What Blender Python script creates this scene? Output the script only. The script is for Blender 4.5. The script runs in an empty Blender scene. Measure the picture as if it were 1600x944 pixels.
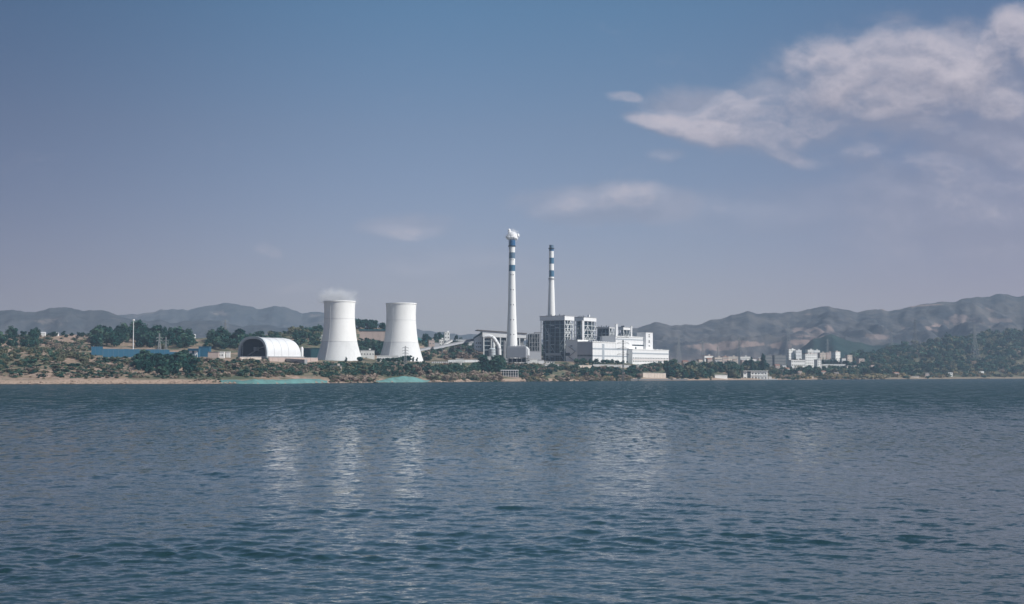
import bpy, math, random
import numpy as np
from mathutils import Vector, Matrix, noise as mnoise
R = math.radians
sc = bpy.context.scene
COL = sc.collection
random.seed(7)
rng = np.random.default_rng(7)

# ------------------------------------------------------------------ camera
CAM_H = 8.0
FPX = 2222.2            # focal length in photo pixels (50 mm on 36 mm, 1600 px wide)
HOR = 585.5             # photo row of the horizon
PITCH = math.atan((HOR - 472) / FPX)
cam_d = bpy.data.cameras.new('camera'); cam_d.lens = 50; cam_d.sensor_width = 36
cam_d.clip_start = 1; cam_d.clip_end = 40000
cam = bpy.data.objects.new('camera', cam_d); COL.objects.link(cam)
cam.location = (0, 0, CAM_H); cam.rotation_euler = (math.pi/2 + PITCH, 0, 0)
sc.camera = cam

# ------------------------------------------------------------------ light
SUN_TH, SUN_EL = 66, 40                      # degrees to the right of "behind the camera", elevation
sdir = Vector((math.sin(R(SUN_TH))*math.cos(R(SUN_EL)), -math.cos(R(SUN_TH))*math.cos(R(SUN_EL)), math.sin(R(SUN_EL))))
sl = bpy.data.lights.new('sun', 'SUN'); sl.energy = 4.6; sl.angle = R(0.5); sl.color = (1, .98, .95)
so = bpy.data.objects.new('sun', sl); COL.objects.link(so)
so.rotation_euler = sdir.to_track_quat('Z', 'Y').to_euler()
sc.view_settings.view_transform = 'Standard'; sc.view_settings.look = 'None'
sc.view_settings.exposure = 0; sc.view_settings.gamma = 1
sc.cycles.volume_bounces = 3
sc.cycles.max_bounces = 6
sc.cycles.volume_max_steps = 256

# ------------------------------------------------------------------ node helpers
class G:
    """tiny node-graph helper"""
    def __init__(s, tree): s.t = tree; s.n = tree.nodes; s.l = tree.links
    def put(s, sock, v):
        if isinstance(v, bpy.types.NodeSocket): s.l.new(v, sock)
        elif v is not None:
            if hasattr(sock.default_value, '__len__') and not hasattr(v, '__len__'): v = [v]*len(sock.default_value)
            if hasattr(sock.default_value, '__len__') and len(v) == 3 and len(sock.default_value) == 4: v = (*v, 1)
            sock.default_value = v
    def node(s, typ, inp=None, **kw):
        nd = s.n.new(typ)
        for k, v in kw.items(): setattr(nd, k, v)
        for k, v in (inp or {}).items(): s.put(nd.inputs[k], v)
        return nd
    def m(s, op, a, b=None, c=None, clamp=False):
        nd = s.n.new('ShaderNodeMath'); nd.operation = op; nd.use_clamp = clamp
        s.put(nd.inputs[0], a)
        if b is not None: s.put(nd.inputs[1], b)
        if c is not None: s.put(nd.inputs[2], c)
        return nd.outputs[0]
    def vm(s, op, a, b=None, scale=None):
        nd = s.n.new('ShaderNodeVectorMath'); nd.operation = op
        s.put(nd.inputs[0], a)
        if b is not None: s.put(nd.inputs[1], b)
        if scale is not None: s.put(nd.inputs['Scale'], scale)
        return nd.outputs['Value'] if op in ('DOT_PRODUCT', 'LENGTH') else nd.outputs[0]
    def sep(s, v): nd = s.n.new('ShaderNodeSeparateXYZ'); s.put(nd.inputs[0], v); return nd.outputs
    def comb(s, x, y, z):
        nd = s.n.new('ShaderNodeCombineXYZ')
        for i, v in enumerate((x, y, z)): s.put(nd.inputs[i], v)
        return nd.outputs[0]
    def mix(s, f, a, b, blend='MIX'):
        nd = s.n.new('ShaderNodeMix'); nd.data_type = 'RGBA'; nd.blend_type = blend
        s.put(nd.inputs[0], f); s.put(nd.inputs[6], a); s.put(nd.inputs[7], b)
        return nd.outputs[2]
    def noise(s, v, scale, detail=4, rough=.55, dist=0):
        nd = s.n.new('ShaderNodeTexNoise'); s.put(nd.inputs['Vector'], v)
        nd.inputs['Scale'].default_value = scale; nd.inputs['Detail'].default_value = detail
        nd.inputs['Roughness'].default_value = rough; nd.inputs['Distortion'].default_value = dist
        return nd
    def ramp(s, f, stops):
        nd = s.n.new('ShaderNodeValToRGB'); s.put(nd.inputs[0], f)
        e = nd.color_ramp.elements
        while len(e) < len(stops): e.new(.5)
        for i, (p, c) in enumerate(stops):
            e[i].position = p; e[i].color = (*c, 1) if len(c) == 3 else c
        return nd.outputs[0]
    def step(s, x, lo, hi):
        nd = s.n.new('ShaderNodeMapRange'); nd.interpolation_type = 'SMOOTHSTEP'
        s.put(nd.inputs[0], x); nd.inputs[1].default_value = lo; nd.inputs[2].default_value = hi
        return nd.outputs[0]

# ------------------------------------------------------------------ world: sky and clouds
world = bpy.data.worlds.new('World'); sc.world = world; world.use_nodes = True
g = G(world.node_tree); g.n.clear()
sky = g.node('ShaderNodeTexSky', sky_type='NISHITA', sun_disc=False)
sky.sun_elevation = R(SUN_EL); sky.sun_rotation = R(180 - SUN_TH); sky.altitude = 1300
sky.air_density = 1.0; sky.dust_density = 2.0; sky.ozone_density = 1.5
tc = g.node('ShaderNodeTexCoord').outputs['Generated']
dx, dy, dz = g.sep(tc)[:3]
ys = g.m('MAXIMUM', dy, .02)
U = g.m('DIVIDE', dx, ys); V = g.m('DIVIDE', dz, ys)             # direction on the plane y = 1
front = g.step(dy, .05, .35)
# tint by elevation: warm-grey haze low, clear blue high
SKY_STOPS = [(0.0, (.80, .66, .84)), (.108, (.82, .67, .82)), (.342, (.745, .725, .80)), (.50, (.59, .775, .86)), (.62, (.57, .75, .82)), (1, (.50, .72, .78))]
elev = g.m('MULTIPLY', g.m('MAXIMUM', dz, 0.0), 1/.5)
tint = g.ramp(elev, SKY_STOPS)
skyc = g.mix(1.0, sky.outputs[0], tint, 'MULTIPLY')
az = g.m('DIVIDE', dx, g.m('SQRT', g.m('ADD', g.m('MULTIPLY', dx, dx), g.m('MAXIMUM', g.m('MULTIPLY', dy, dy), .0001))))
side = g.mix(g.step(az, -.42, -.02), (.54, .50, .55), (1, 1, 1))      # deeper sky away from the sun, a pinkish veil towards it
side = g.mix(g.step(az, .06, .40), side, (.90, .78, .84))
skyc = g.mix(1.0, skyc, side, 'MULTIPLY')
# clouds: soft ellipses broken up by fractal noise, defined by direction
def px2uv(px, py): # photo pixel to plane coordinates
    X = (px-800)/FPX; Y = (472-py)/FPX
    c, s_ = math.cos(PITCH), math.sin(PITCH)
    return X/(c - Y*s_), (s_ + Y*c)/(c - Y*s_)
BLOBS = [ # px, py, rx, ry, angle, weight
    (1300, 95, 75, 50, 0, 1.0), (1250, 100, 45, 34, 0, .8), (1380, 90, 90, 55, 0, 1.0), (1440, 92, 80, 58, 0, 1.0), (1490, 125, 75, 60, 0, 1.0), (1400, 132, 220, 74, 4, 1.14), (1270, 145, 80, 48, 20, .85), (1540, 165, 70, 46, -10, 1.0), (1470, 190, 80, 36, -12, .75),
    (1580, 48, 62, 52, 25, 1.0), (1540, 85, 60, 50, 30, .9), (1640, 80, 90, 80, 0, 1.0), (1205, 160, 60, 28, 22, .75), (1160, 158, 34, 18, 0, .65),
    (1020, 188, 52, 22, 0, .95), (1062, 196, 70, 30, -6, 1.0), (1125, 208, 95, 36, -10, 1.0), (1190, 180, 80, 34, 8, .85), (1150, 170, 60, 22, 14, .75), (1110, 184, 40, 18, 0, .8), (1170, 216, 100, 26, -14, .95), (1215, 234, 84, 25, -12, .82), (1215, 210, 85, 32, -8, .92), (1275, 185, 70, 36, 10, .85), (1500, 160, 120, 45, 0, .9), (1205, 192, 62, 26, 0, .75), (1570, 235, 110, 40, -20, .66),
    (930, 318, 95, 20, 0, .62), (990, 313, 66, 24, -4, .70), (636, 352, 60, 16, 4, .66), (645, 346, 26, 10, 0, .75), (982, 151, 36, 11, 0, .64), (428, 387, 26, 14, 0, .50), (1342, 231, 46, 18, 0, .52),
    (1045, 250, 50, 18, 0, .45), (1195, 335, 110, 24, 0, .40), (1560, 310, 150, 50, 0, .60), (700, 412, 130, 16, 0, .36), (470, 440, 60, 14, 0, .48), (1500, 270, 120, 30, -10, .55)]
def cloud_density(u, v):
    wv = g.noise(g.comb(u, v, 3.1), 14, 3, .5).outputs['Color']
    w = g.sep(g.vm('SUBTRACT', wv, (.5, .5, .5)))
    u2 = g.m('ADD', u, g.m('MULTIPLY', w[0], .050)); v2 = g.m('ADD', v, g.m('MULTIPLY', w[1], .032))
    tot = None
    for (px, py, rx, ry, an, wt) in BLOBS:
        cu, cv = px2uv(px, py); ca, sa = math.cos(R(an)), math.sin(R(an))
        du = g.m('SUBTRACT', u2, cu); dv = g.m('SUBTRACT', v2, cv)
        a = g.m('MULTIPLY', g.m('MULTIPLY_ADD', du, ca, g.m('MULTIPLY', dv, sa)), FPX/rx)
        b = g.m('MULTIPLY', g.m('MULTIPLY_ADD', du, -sa, g.m('MULTIPLY', dv, ca)), FPX/ry)
        d2 = g.m('ADD', g.m('MULTIPLY', a, a), g.m('MULTIPLY', b, b))
        k = g.m('MULTIPLY', g.m('SUBTRACT', 1.25, d2, clamp=True), wt)
        tot = k if tot is None else g.m('MAXIMUM', tot, k)
    P3 = g.comb(u, g.m('MULTIPLY', v, 1.5), 1.7)
    n1 = g.m('SUBTRACT', g.noise(P3, 15, 10, .58, .2).outputs[0], .5)
    n2 = g.m('SUBTRACT', .25, g.m('ABSOLUTE', g.m('SUBTRACT', g.noise(P3, 30, 9, .65).outputs[0], .5)))      # billows
    return g.m('ADD', g.m('MULTIPLY_ADD', tot, 1.15, -.46), g.m('MULTIPLY_ADD', n1, 1.45, g.m('MULTIPLY', n2, 1.3))), n1
d0, n1 = cloud_density(U, V)
d1, _ = cloud_density(g.m('ADD', U, .0035), g.m('ADD', V, .0095))     # a little towards the light
d2_, _ = cloud_density(g.m('ADD', U, .002), g.m('ADD', V, .032))
veil = None                                           # thin cloud that joins the lumps
for (px, py, rx, ry, an, wt) in [(1440, 130, 260, 110, 4, .62), (1170, 200, 190, 52, -10, .45), (1560, 200, 180, 90, 0, .45), (1250, 165, 130, 70, 20, .45), (960, 318, 150, 34, 0, .34), (640, 354, 90, 26, 0, .3), (1560, 330, 260, 110, 0, .30), (1250, 330, 200, 50, 0, .16), (700, 412, 220, 34, 0, .12)]:
    cu, cv = px2uv(px, py); ca, sa = math.cos(R(an)), math.sin(R(an))
    du = g.m('SUBTRACT', U, cu); dv = g.m('SUBTRACT', V, cv)
    a = g.m('MULTIPLY', g.m('MULTIPLY_ADD', du, ca, g.m('MULTIPLY', dv, sa)), FPX/rx)
    b = g.m('MULTIPLY', g.m('MULTIPLY_ADD', du, -sa, g.m('MULTIPLY', dv, ca)), FPX/ry)
    k = g.m('MULTIPLY', g.step(g.m('MULTIPLY_ADD', n1, 3.0, g.m('SUBTRACT', 1, g.m('ADD', g.m('MULTIPLY', a, a), g.m('MULTIPLY', b, b)))), -.25, 1.0), wt)
    veil = k if veil is None else g.m('MAXIMUM', veil, k)
alpha = g.m('MAXIMUM', g.m('MULTIPLY', g.step(d0, -.06, 1.40), .95), veil)
shade = g.m('ADD', g.m('MULTIPLY_ADD', g.m('SUBTRACT', d0, d1), .8, .40), g.m('MULTIPLY', g.m('SUBTRACT', d0, d2_), .30), clamp=True)
ccol = g.mix(shade, (3.0, 2.9, 3.7), (5.7, 5.25, 5.95))
alpha = g.m('MULTIPLY', alpha, front)
# other thin cloud elsewhere round the sky, faint
skyc = g.mix(alpha, skyc, ccol)
bg = g.node('ShaderNodeBackground', {'Color': skyc, 'Strength': .1})
g.l.new(bg.outputs[0], g.node('ShaderNodeOutputWorld').inputs[0])
world.cycles.sampling_method = 'MANUAL'; world.cycles.sample_map_resolution = 1024

# ------------------------------------------------------------------ pixel <-> place
def ray(px, py, D):
    """the point at depth D (world y) seen at photo pixel px, py"""
    u, v = px2uv(px, py)
    return Vector((u*D, D, CAM_H + v*D))
def tpx(px): return (px-800)/FPX/math.cos(PITCH)*1.0
def zpy(py, D): return CAM_H + (HOR-py)/FPX*D
def q_of(x, y): return 800 + x/y*FPX*math.cos(PITCH)

# ------------------------------------------------------------------ value noise for geometry (numpy)
def vnoise(x, y, seed=0):
    xi = np.floor(x).astype(np.int64); yi = np.floor(y).astype(np.int64)
    xf = x-xi; yf = y-yi
    u = xf*xf*(3-2*xf); v = yf*yf*(3-2*yf)
    def h(a, b):
        n = (a*374761393 + b*668265263 + seed*1274126177) & 0xffffffff
        n = ((n ^ (n >> 13))*1274126177) & 0xffffffff
        return ((n ^ (n >> 16)) & 0xffff)/65535.0
    return (h(xi, yi)*(1-u)+h(xi+1, yi)*u)*(1-v) + (h(xi, yi+1)*(1-u)+h(xi+1, yi+1)*u)*v
def fbm(x, y, oct=4, seed=0):
    s = 0; a = .5; t = 0
    for o in range(oct):
        s = s + a*(vnoise(x*2**o+o*17.3, y*2**o+o*9.1, seed+o)-.5); t += a; a *= .5
    return s/t*2

def mesh_grid(name, P, mat, kind=None, smooth=True):
    """P: array rows x cols x 3"""
    nr, nc = P.shape[:2]
    idx = np.arange(nr*nc).reshape(nr, nc)
    f = np.stack([idx[:-1, :-1], idx[:-1, 1:], idx[1:, 1:], idx[1:, :-1]], -1).reshape(-1, 4)
    me = bpy.data.meshes.new(name)
    me.vertices.add(nr*nc); me.vertices.foreach_set('co', P.reshape(-1).astype(np.float32))
    me.loops.add(f.size); me.loops.foreach_set('vertex_index', f.reshape(-1).astype(np.int32))
    me.polygons.add(len(f)); me.polygons.foreach_set('loop_start', np.arange(0, f.size, 4, dtype=np.int32))
    me.polygons.foreach_set('loop_total', np.full(len(f), 4, np.int32))
    me.polygons.foreach_set('use_smooth', np.full(len(f), smooth))
    me.update(calc_edges=True); me.materials.append(mat)
    o = bpy.data.objects.new(name, me); COL.objects.link(o)
    if kind: o['kind'] = kind
    return o

# ------------------------------------------------------------------ ground heights
Q = np.array([-500, 0, 150, 300, 370, 480, 600, 670, 760, 850, 960, 1050, 1200, 1300, 1400, 1500, 1600, 2100.])
SHORE_PY = np.interp(Q, [-500, 0, 400, 600, 740, 840, 960, 1100, 1300, 1500, 1600, 2100], [601.5, 600.6, 600, 598.1, 596.9, 596.1, 595.2, 594.4, 593.1, 592.1, 591.7, 590.5])
DS = CAM_H*FPX/(SHORE_PY-HOR)
def shore(q): return CAM_H*FPX/(np.interp(q, [-500, 0, 400, 600, 740, 840, 960, 1100, 1300, 1500, 1600, 2100], [601.5, 600.6, 600, 598.1, 596.9, 596.1, 595.2, 594.4, 593.1, 592.1, 591.7, 590.5])-HOR)
LAYERS = [ # offset behind the shore, photo row of that ground line at each Q (or height)
    (-80, None, -3.0), (0, None, 0.0),
    (14, [594, 594, 593.5, 593, 594.5, 595, 594.5, 594.5, 594.3, 594, 593.5, 592.8, 592.3, 591.3, 590.8, 590.3, 589.8, 589], None),
    (110, [573, 574, 575, 576, 576, 579, 580, 579, 581, 580, 579, 583, 588, 585.5, 585, 583, 580, 580], None),
    (200, [556, 557, 560, 559, 562, 568, 567, 568, 567, 567, 567, 575, 583, 581, 581, 576, 570, 570], None),
    (420, [543, 541, 553, 553, 556, 563, 562, 564, 562, 563, 563, 569, 577, 575, 571, 560, 547, 547], None),
    (750, [525, 524, 524, 530, 531, 512, 510, 533, 541, 550, 561, 568, 573, 566, 548, 530, 517, 514], None),
    (1500, [535, 535, 535, 540, 540, 535, 535, 545, 552, 558, 565, 570, 574, 572, 566, 556, 545, 545], None),
    (14000, None, 10.0)]
LZ = []
for off, pys, z in LAYERS:
    D = DS+off if off < 14000 else np.full_like(DS, 14000.)
    LZ.append((D, np.full_like(D, z) if pys is None else CAM_H + (HOR-np.array(pys))/FPX*D))
def H(x, y):
    x = np.atleast_1d(np.asarray(x, float)); y = np.atleast_1d(np.asarray(y, float))
    q = np.clip(800 + x/np.maximum(y, 1)*FPX, Q[0], Q[-1])
    z = np.full(x.shape, -3.0)
    for k in range(len(LZ)-1):
        d0 = np.interp(q, Q, LZ[k][0]); d1 = np.interp(q, Q, LZ[k+1][0])
        z0 = np.interp(q, Q, LZ[k][1]); z1 = np.interp(q, Q, LZ[k+1][1])
        t = (y-d0)/(d1-d0); t = np.clip(t, 0, 1)
        z = np.where(y >= d0, z0+(z1-z0)*t, z)
    dsh = y - shore(q)
    amp = np.clip(dsh/60, 0, 1)*(1.2+2.0*np.clip((400-q)/400, 0, 1)) + np.clip((dsh-450)/300, 0, 1)*3
    z = z + amp*fbm(x/60, y/60, 4, 3) + np.clip(dsh/40, 0, 1)*.5*fbm(x/9, y/9, 2, 5)
    z = z + np.clip(1-np.abs(dsh)/14, 0, 1)*.25*fbm(x/25, y/25, 3, 8)
    return z
def h1(x, y): return float(H(x, y)[0])

def Dsolve(px, py):
    """depth at which the ground is seen on photo row py in column px"""
    Ds_ = shore(np.array([px]))[0]; D = np.concatenate([np.arange(Ds_, Ds_+900, 4), np.arange(Ds_+900, Ds_+1500, 30)])
    z = H((px-800)/FPX*D, D); g_ = HOR-(z-CAM_H)/D*FPX
    ok = np.nonzero(g_ <= py)[0]
    return float(D[ok[0]]) if len(ok) else float(D[np.argmin(g_)])
# ------------------------------------------------------------------ materials of the setting
def new_mat(name):
    m = bpy.data.materials.new(name); m.use_nodes = True
    g = G(m.node_tree); g.n.clear(); out = g.node('ShaderNodeOutputMaterial')
    return m, g, out
def principled(g, out, **inp):
    names = {'color': 'Base Color', 'rough': 'Roughness', 'metal': 'Metallic', 'ior': 'IOR', 'normal': 'Normal', 'spec': 'Specular IOR Level'}
    b = g.node('ShaderNodeBsdfPrincipled', {names[k]: v for k, v in inp.items()})
    g.l.new(b.outputs[0], out.inputs[0]); return b

def water_material():
    m, g, out = new_mat('lake water')
    P = g.node('ShaderNodeNewGeometry').outputs['Position']
    x, y, z = g.sep(P)[:3]
    # wind patches: where the surface is ruffled and where it lies calm
    patch = g.noise(g.comb(g.m('MULTIPLY', x, .004), g.m('MULTIPLY', y, .009), 0), 1, 4, .6).outputs[0]
    dist = g.m('SQRT', g.m('ADD', g.m('MULTIPLY', x, x), g.m('MULTIPLY', y, y)))
    far = g.step(dist, 180, 620)
    amp = g.m('MULTIPLY', g.m('MULTIPLY_ADD', patch, 1.5, .35), g.m('MULTIPLY_ADD', far, 1.3, 1.0))
    sx = sy = None
    for (wx, wy, k) in ((.50, .26, .30), (.18, .09, .34)):
        c = g.noise(g.comb(g.m('DIVIDE', x, wx*2), g.m('DIVIDE', y, wy*2), g.m('MULTIPLY', z, 0)), 1, 2, .6).outputs['Color']
        s = g.sep(g.vm('SUBTRACT', c, (.5, .5, .5)))
        a = g.m('MULTIPLY', s[0], k*1.3); b = g.m('MULTIPLY', s[1], k)
        sx = a if sx is None else g.m('ADD', sx, a); sy = b if sy is None else g.m('ADD', sy, b)
    # the larger waves beyond the reach of the modelled ones
    c = g.noise(g.comb(g.m('DIVIDE', x, .95), g.m('DIVIDE', y, 2.4), 0), 1, 4, .65).outputs['Color']
    s = g.sep(g.vm('SUBTRACT', c, (.5, .5, .5)))
    far2 = g.m('MULTIPLY', g.step(dist, 55, 220), .85)
    sx = g.m('ADD', sx, g.m('MULTIPLY', s[0], g.m('MULTIPLY', far2, 1.1))); sy = g.m('ADD', sy, g.m('MULTIPLY', s[1], far2))
    N0 = g.node('ShaderNodeNewGeometry').outputs['Normal']
    # far out the chop is steeper and leans with the wind, towards the near shore
    gust = g.noise(g.comb(g.m('MULTIPLY', x, .30), g.m('MULTIPLY', y, .045), 0), 1, 5, .7).outputs[0]
    gust = g.m('MULTIPLY_ADD', g.m('SUBTRACT', gust, .5), 6.5, 1.0)
    lean = g.m('MULTIPLY', g.m('MULTIPLY', g.m('ADD', g.m('ABSOLUTE', s[1]), .02), g.m('MAXIMUM', gust, .1)), g.m('MULTIPLY_ADD', g.step(dist, 110, 560), 5.0, .14))
    sy = g.m('SUBTRACT', g.m('MULTIPLY', sy, amp), lean)
    dN = g.comb(g.m('MULTIPLY', sx, amp), sy, 0)
    N = g.vm('NORMALIZE', g.vm('ADD', N0, dN))
    principled(g, out, color=(.015, .045, .050), rough=.06, ior=1.333, normal=N)
    return m
MW = water_material()

def waves():
    """one sheet of water: finely meshed with modelled waves near the viewer, coarse far away"""
    rows = []
    py = 1010.0
    while py > 640: rows.append(CAM_H*FPX/(py-HOR)); py -= .8
    while rows[-1] < 9000: rows.append(rows[-1]*1.06)
    y = np.array([12, 25, 33.] + rows)
    t = np.concatenate([[-4, -2, -1.2, -.8, -.6], np.arange(-.47, .4701, .00095), [.6, .8, 1.2, 2, 4]])
    Y, T = np.meshgrid(y, t, indexing='ij'); X = T*Y
    dy = np.gradient(y)[:, None]; dxs = np.maximum(np.gradient(t)[None, :]*Y, 0)
    Z = np.zeros_like(X); OX = np.zeros_like(X); OY = np.zeros_like(X)
    r = np.random.default_rng(3)
    groups = .35+3.2*np.clip(vnoise(X/30+3+Y/40, Y/17-X/60, 11)*.6+vnoise(X/8, Y/5+X/14, 12)*.4-.12, 0, 1)**2.2
    N = 110
    for i in range(N):
        lam = 0.34*(5.5/0.34)**((i+.5)/N)
        th = R(90) + R(-36 if i % 3 else 40) + r.normal()*.5           # crests roughly across the view
        kx, ky = math.cos(th), math.sin(th); k = 2*math.pi/lam
        a = .0027*lam**.68
        if lam > 3.0: a *= .8
        fade = np.clip((lam/(2.6*dy)-1), 0, 1)*np.clip((lam/(2.6*np.maximum(dxs, .01))-1)*3, 0, 1)
        ph = k*(kx*X+ky*Y) + r.uniform(0, 6.283) + .8*np.sin(.07*X*r.normal()+.05*Y*r.normal()+i)
        A = a*fade*groups
        Z += A*np.cos(ph); OX -= A*kx*np.sin(ph)*.8; OY -= A*ky*np.sin(ph)*.8
    Pn = np.stack([X+OX, Y+OY, Z], -1)
    o = mesh_grid('water', Pn, MW, 'structure')
    return o
water = waves()
# the lake goes on behind and beneath the viewer
P = np.array([[[xx, yy, 0.0] for xx in (-3000, -48, 48, 3000)] for yy in (-280, 12)]); P[1, 0, 0] = -3000
wb = mesh_grid('water_behind', P, MW, 'structure')

def ground_material():
    m, g, out = new_mat('scrubby ground')
    P = g.node('ShaderNodeNewGeometry').outputs['Position']
    x, y, z = g.sep(P)[:3]
    n = g.noise(P, .018, 6, .62).outputs[0]; n2 = g.noise(P, .11, 5, .65).outputs[0]; n3 = g.noise(P, .5, 4, .7).outputs[0]
    sand = g.mix(n3, (.34, .23, .185), (.58, .43, .37))
    grass = g.mix(n3, (.035, .075, .050), (.15, .15, .095))
    dry = g.mix(n2, (.20, .15, .10), (.33, .25, .18))
    lf = g.step(g.m('DIVIDE', x, g.m('MAXIMUM', y, 1)), -.16, -.30)
    green = g.step(g.m('SUBTRACT', g.m('ADD', g.m('MULTIPLY', n, .5), g.m('MULTIPLY', n2, .5)), g.m('MULTIPLY', lf, .055)), .43, .53)
    base = g.mix(g.step(n2, .40, .58), dry, sand)
    base = g.mix(green, base, grass)
    beach = g.mix(g.noise(g.vm('MULTIPLY', P, (.02, .02, .9)), 1, 5, .6).outputs[0], (.33, .22, .17), (.50, .40, .31))
    # away to the right the shore is greener
    rt = g.step(g.m('DIVIDE', x, g.m('MAXIMUM', y, 1)), .10, .28)
    base = g.mix(g.m('MULTIPLY', rt, .75), base, g.mix(n2, (.04, .07, .045), (.14, .12, .08)))
    bz = g.m('MULTIPLY_ADD', n2, -2.2, z)
    beach = g.mix(g.m('MULTIPLY', rt, .6), beach, base)
    col = g.mix(g.step(bz, 1.2, 3.4), beach, base)
    col = g.mix(g.step(g.m('MULTIPLY_ADD', n2, .5, z), .75, .35), col, (.10, .085, .07))      # wet edge
    bump = g.node('ShaderNodeBump', {'Height': n3, 'Distance': 1.0, 'Strength': .5})
    principled(g, out, color=col, rough=.95, normal=bump.outputs[0], spec=.1)
    return m
MG = ground_material()
def terrain():
    q = np.concatenate([np.arange(-490, 0, 14), np.arange(0, 1600, 2.5), np.arange(1600, 2100, 14)])
    off = np.concatenate([[-80, -40, -15, -6, -3], np.arange(0, 60, 2.5), np.arange(60, 460, 6), np.arange(460, 1000, 12), np.arange(1000, 2000, 60), np.geomspace(2000, 11000, 20)])
    D = shore(q)[None, :] + off[:, None]
    X = (q[None, :]-800)/FPX*D
    Z = H(X.ravel(), D.ravel()).reshape(X.shape)
    return mesh_grid('ground', np.stack([X, D, Z], -1), MG, 'structure')
ground = terrain()

def hill_material(name, dark, mid, bare, thr, low_bare=0, scars=()):
    m, g, out = new_mat(name)
    P = g.node('ShaderNodeNewGeometry').outputs['Position']
    x, y, z = g.sep(P)[:3]
    n = g.noise(P, .0016, 7, .62).outputs[0]; n2 = g.noise(P, .010, 5, .65).outputs[0]; n3 = g.noise(g.vm('MULTIPLY', P, (1, 1, 3)), .004, 6, .7, .6).outputs[0]
    gul = g.noise(g.vm('MULTIPLY', P, (1, .3, .45)), .018, 5, .7, .4).outputs[0]
    c = g.mix(g.step(g.m('ADD', g.m('MULTIPLY', n2, .5), g.m('MULTIPLY', gul, .5)), .40, .60), dark, mid)
    f = g.step(g.m('ADD', g.m('MULTIPLY', n3, .6), g.m('MULTIPLY', n, .4)), thr, thr+.07)
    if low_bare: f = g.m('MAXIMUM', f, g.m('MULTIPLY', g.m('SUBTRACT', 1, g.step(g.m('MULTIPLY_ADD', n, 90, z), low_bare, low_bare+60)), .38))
    for (px, py, D, rx, rz, wt) in scars:      # bare landslips and cuttings, at their places on the slope
        cx = (px-800)/FPX*D; cz = zpy(py, D)
        a = g.m('DIVIDE', g.m('SUBTRACT', x, cx), rx/FPX*D); b = g.m('DIVIDE', g.m('SUBTRACT', z, cz), rz/FPX*D)
        d = g.m('ADD', g.m('MULTIPLY', a, a), g.m('MULTIPLY', b, b))
        k = g.step(g.m('ADD', g.m('SUBTRACT', 1, d), g.m('ADD', g.m('MULTIPLY', g.m('SUBTRACT', n3, .5), 4.0), g.m('MULTIPLY', g.m('SUBTRACT', gul, .5), 5.0))), -.1, .8)
        f = g.m('MAXIMUM', f, g.m('MULTIPLY', k, wt))
    c = g.mix(g.m('MULTIPLY', f, .85), c, g.mix(n2, bare, tuple(v*.6 for v in bare)))
    bump = g.node('ShaderNodeBump', {'Height': n2, 'Distance': 18, 'Strength': .7})
    principled(g, out, color=c, rough=.95, normal=bump.outputs[0], spec=.05)
    return m, g, c
R_CREST = [(860, 545), (930, 527), (985, 515), (1008, 511), (1030, 506), (1070, 503.5), (1098, 507), (1112, 500), (1150, 495), (1172, 491.5), (1215, 492), (1245, 491), (1262, 485), (1290, 483), (1315, 484), (1340, 489), (1365, 484.5), (1400, 480.5), (1440, 476), (1480, 474), (1520, 467), (1560, 464), (1600, 461), (1700, 456), (1850, 462), (2100, 470)]
def sd(px, py):
    zc = zpy(np.interp(px, [p[0] for p in R_CREST], [p[1] for p in R_CREST]), 5600)
    t = np.linspace(0.02, 1, 99); D = 3900+1700*t; v = HOR-(zc*t**.85-8)/D*FPX
    return float(D[np.argmin(abs(v-py))])
MH_R = hill_material('far dry hillside', (.036, .042, .054), (.108, .100, .100), (.40, .29, .26), .57, 75, scars=[(px, py, sd(px, py), rx, rz, w) for px, py, rx, rz, w in [(1288, 516, 26, 11, .55), (1262, 527, 24, 8, .9), (1245, 536, 26, 6, .8), (1215, 541, 16, 6, .8), (1425, 478, 34, 2.6, 1), (1395, 483, 18, 2, .7), (1502, 507, 14, 9, 1), (1470, 512, 9, 6, .8), (1520, 497, 26, 11, .6), (1568, 485, 16, 9, .5), (1590, 498, 20, 6, .4), (1160, 538, 34, 5, .7), (1100, 543, 40, 6, .7), (1370, 527, 30, 6, .5), (1336, 498, 5, 4, .8)]])[0]
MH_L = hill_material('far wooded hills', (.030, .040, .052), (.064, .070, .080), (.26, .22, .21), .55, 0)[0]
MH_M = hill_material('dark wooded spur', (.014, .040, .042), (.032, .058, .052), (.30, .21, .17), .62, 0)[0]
def hills(name, pts, D0, D1, D2, mat, rough, seed):
    """a range of hills: rises from D0 to its crest at D1, falls to D2; pts give the crest line"""
    qs = np.array([p[0] for p in pts], float); ps = np.array([p[1] for p in pts], float)
    q = np.arange(qs[0], qs[-1]+1, 3.0)
    t = np.concatenate([np.linspace(0, 1, 90), np.linspace(1, 2, 12)[1:]])
    D = np.where(t <= 1, D0+(D1-D0)*t, D1+(D2-D1)*(t-1))[:, None]*np.ones((1, len(q)))
    zc = CAM_H + (HOR-np.interp(q, qs, ps))/FPX*D1
    zc = zc + .0035*D1*fbm(q/34, q*0+seed, 4, seed)*np.clip(zc/100, 0, 1)
    tt = t[:, None]
    X = (q[None, :]-800)/FPX*D
    gpro = np.where(tt <= 1, tt**.85*(1.0-.0*tt), 1-(tt-1)**1.3)
    Z = zc[None, :]*gpro
    rid = 1-np.abs(fbm(X/420, D/700, 5, seed+2))*2.0 + .45*(1-np.abs(fbm(X/130, D/320, 4, seed+5))*2.0-.7)
    Z = Z + rough*zc[None, :]*(tt*(1-tt)*np.where(tt <= 1, 4, 0))*(rid-.75)
    Z = np.where(tt == 0, -2, Z)
    return mesh_grid(name, np.stack([X, D, Z], -1), mat, 'structure')
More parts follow.
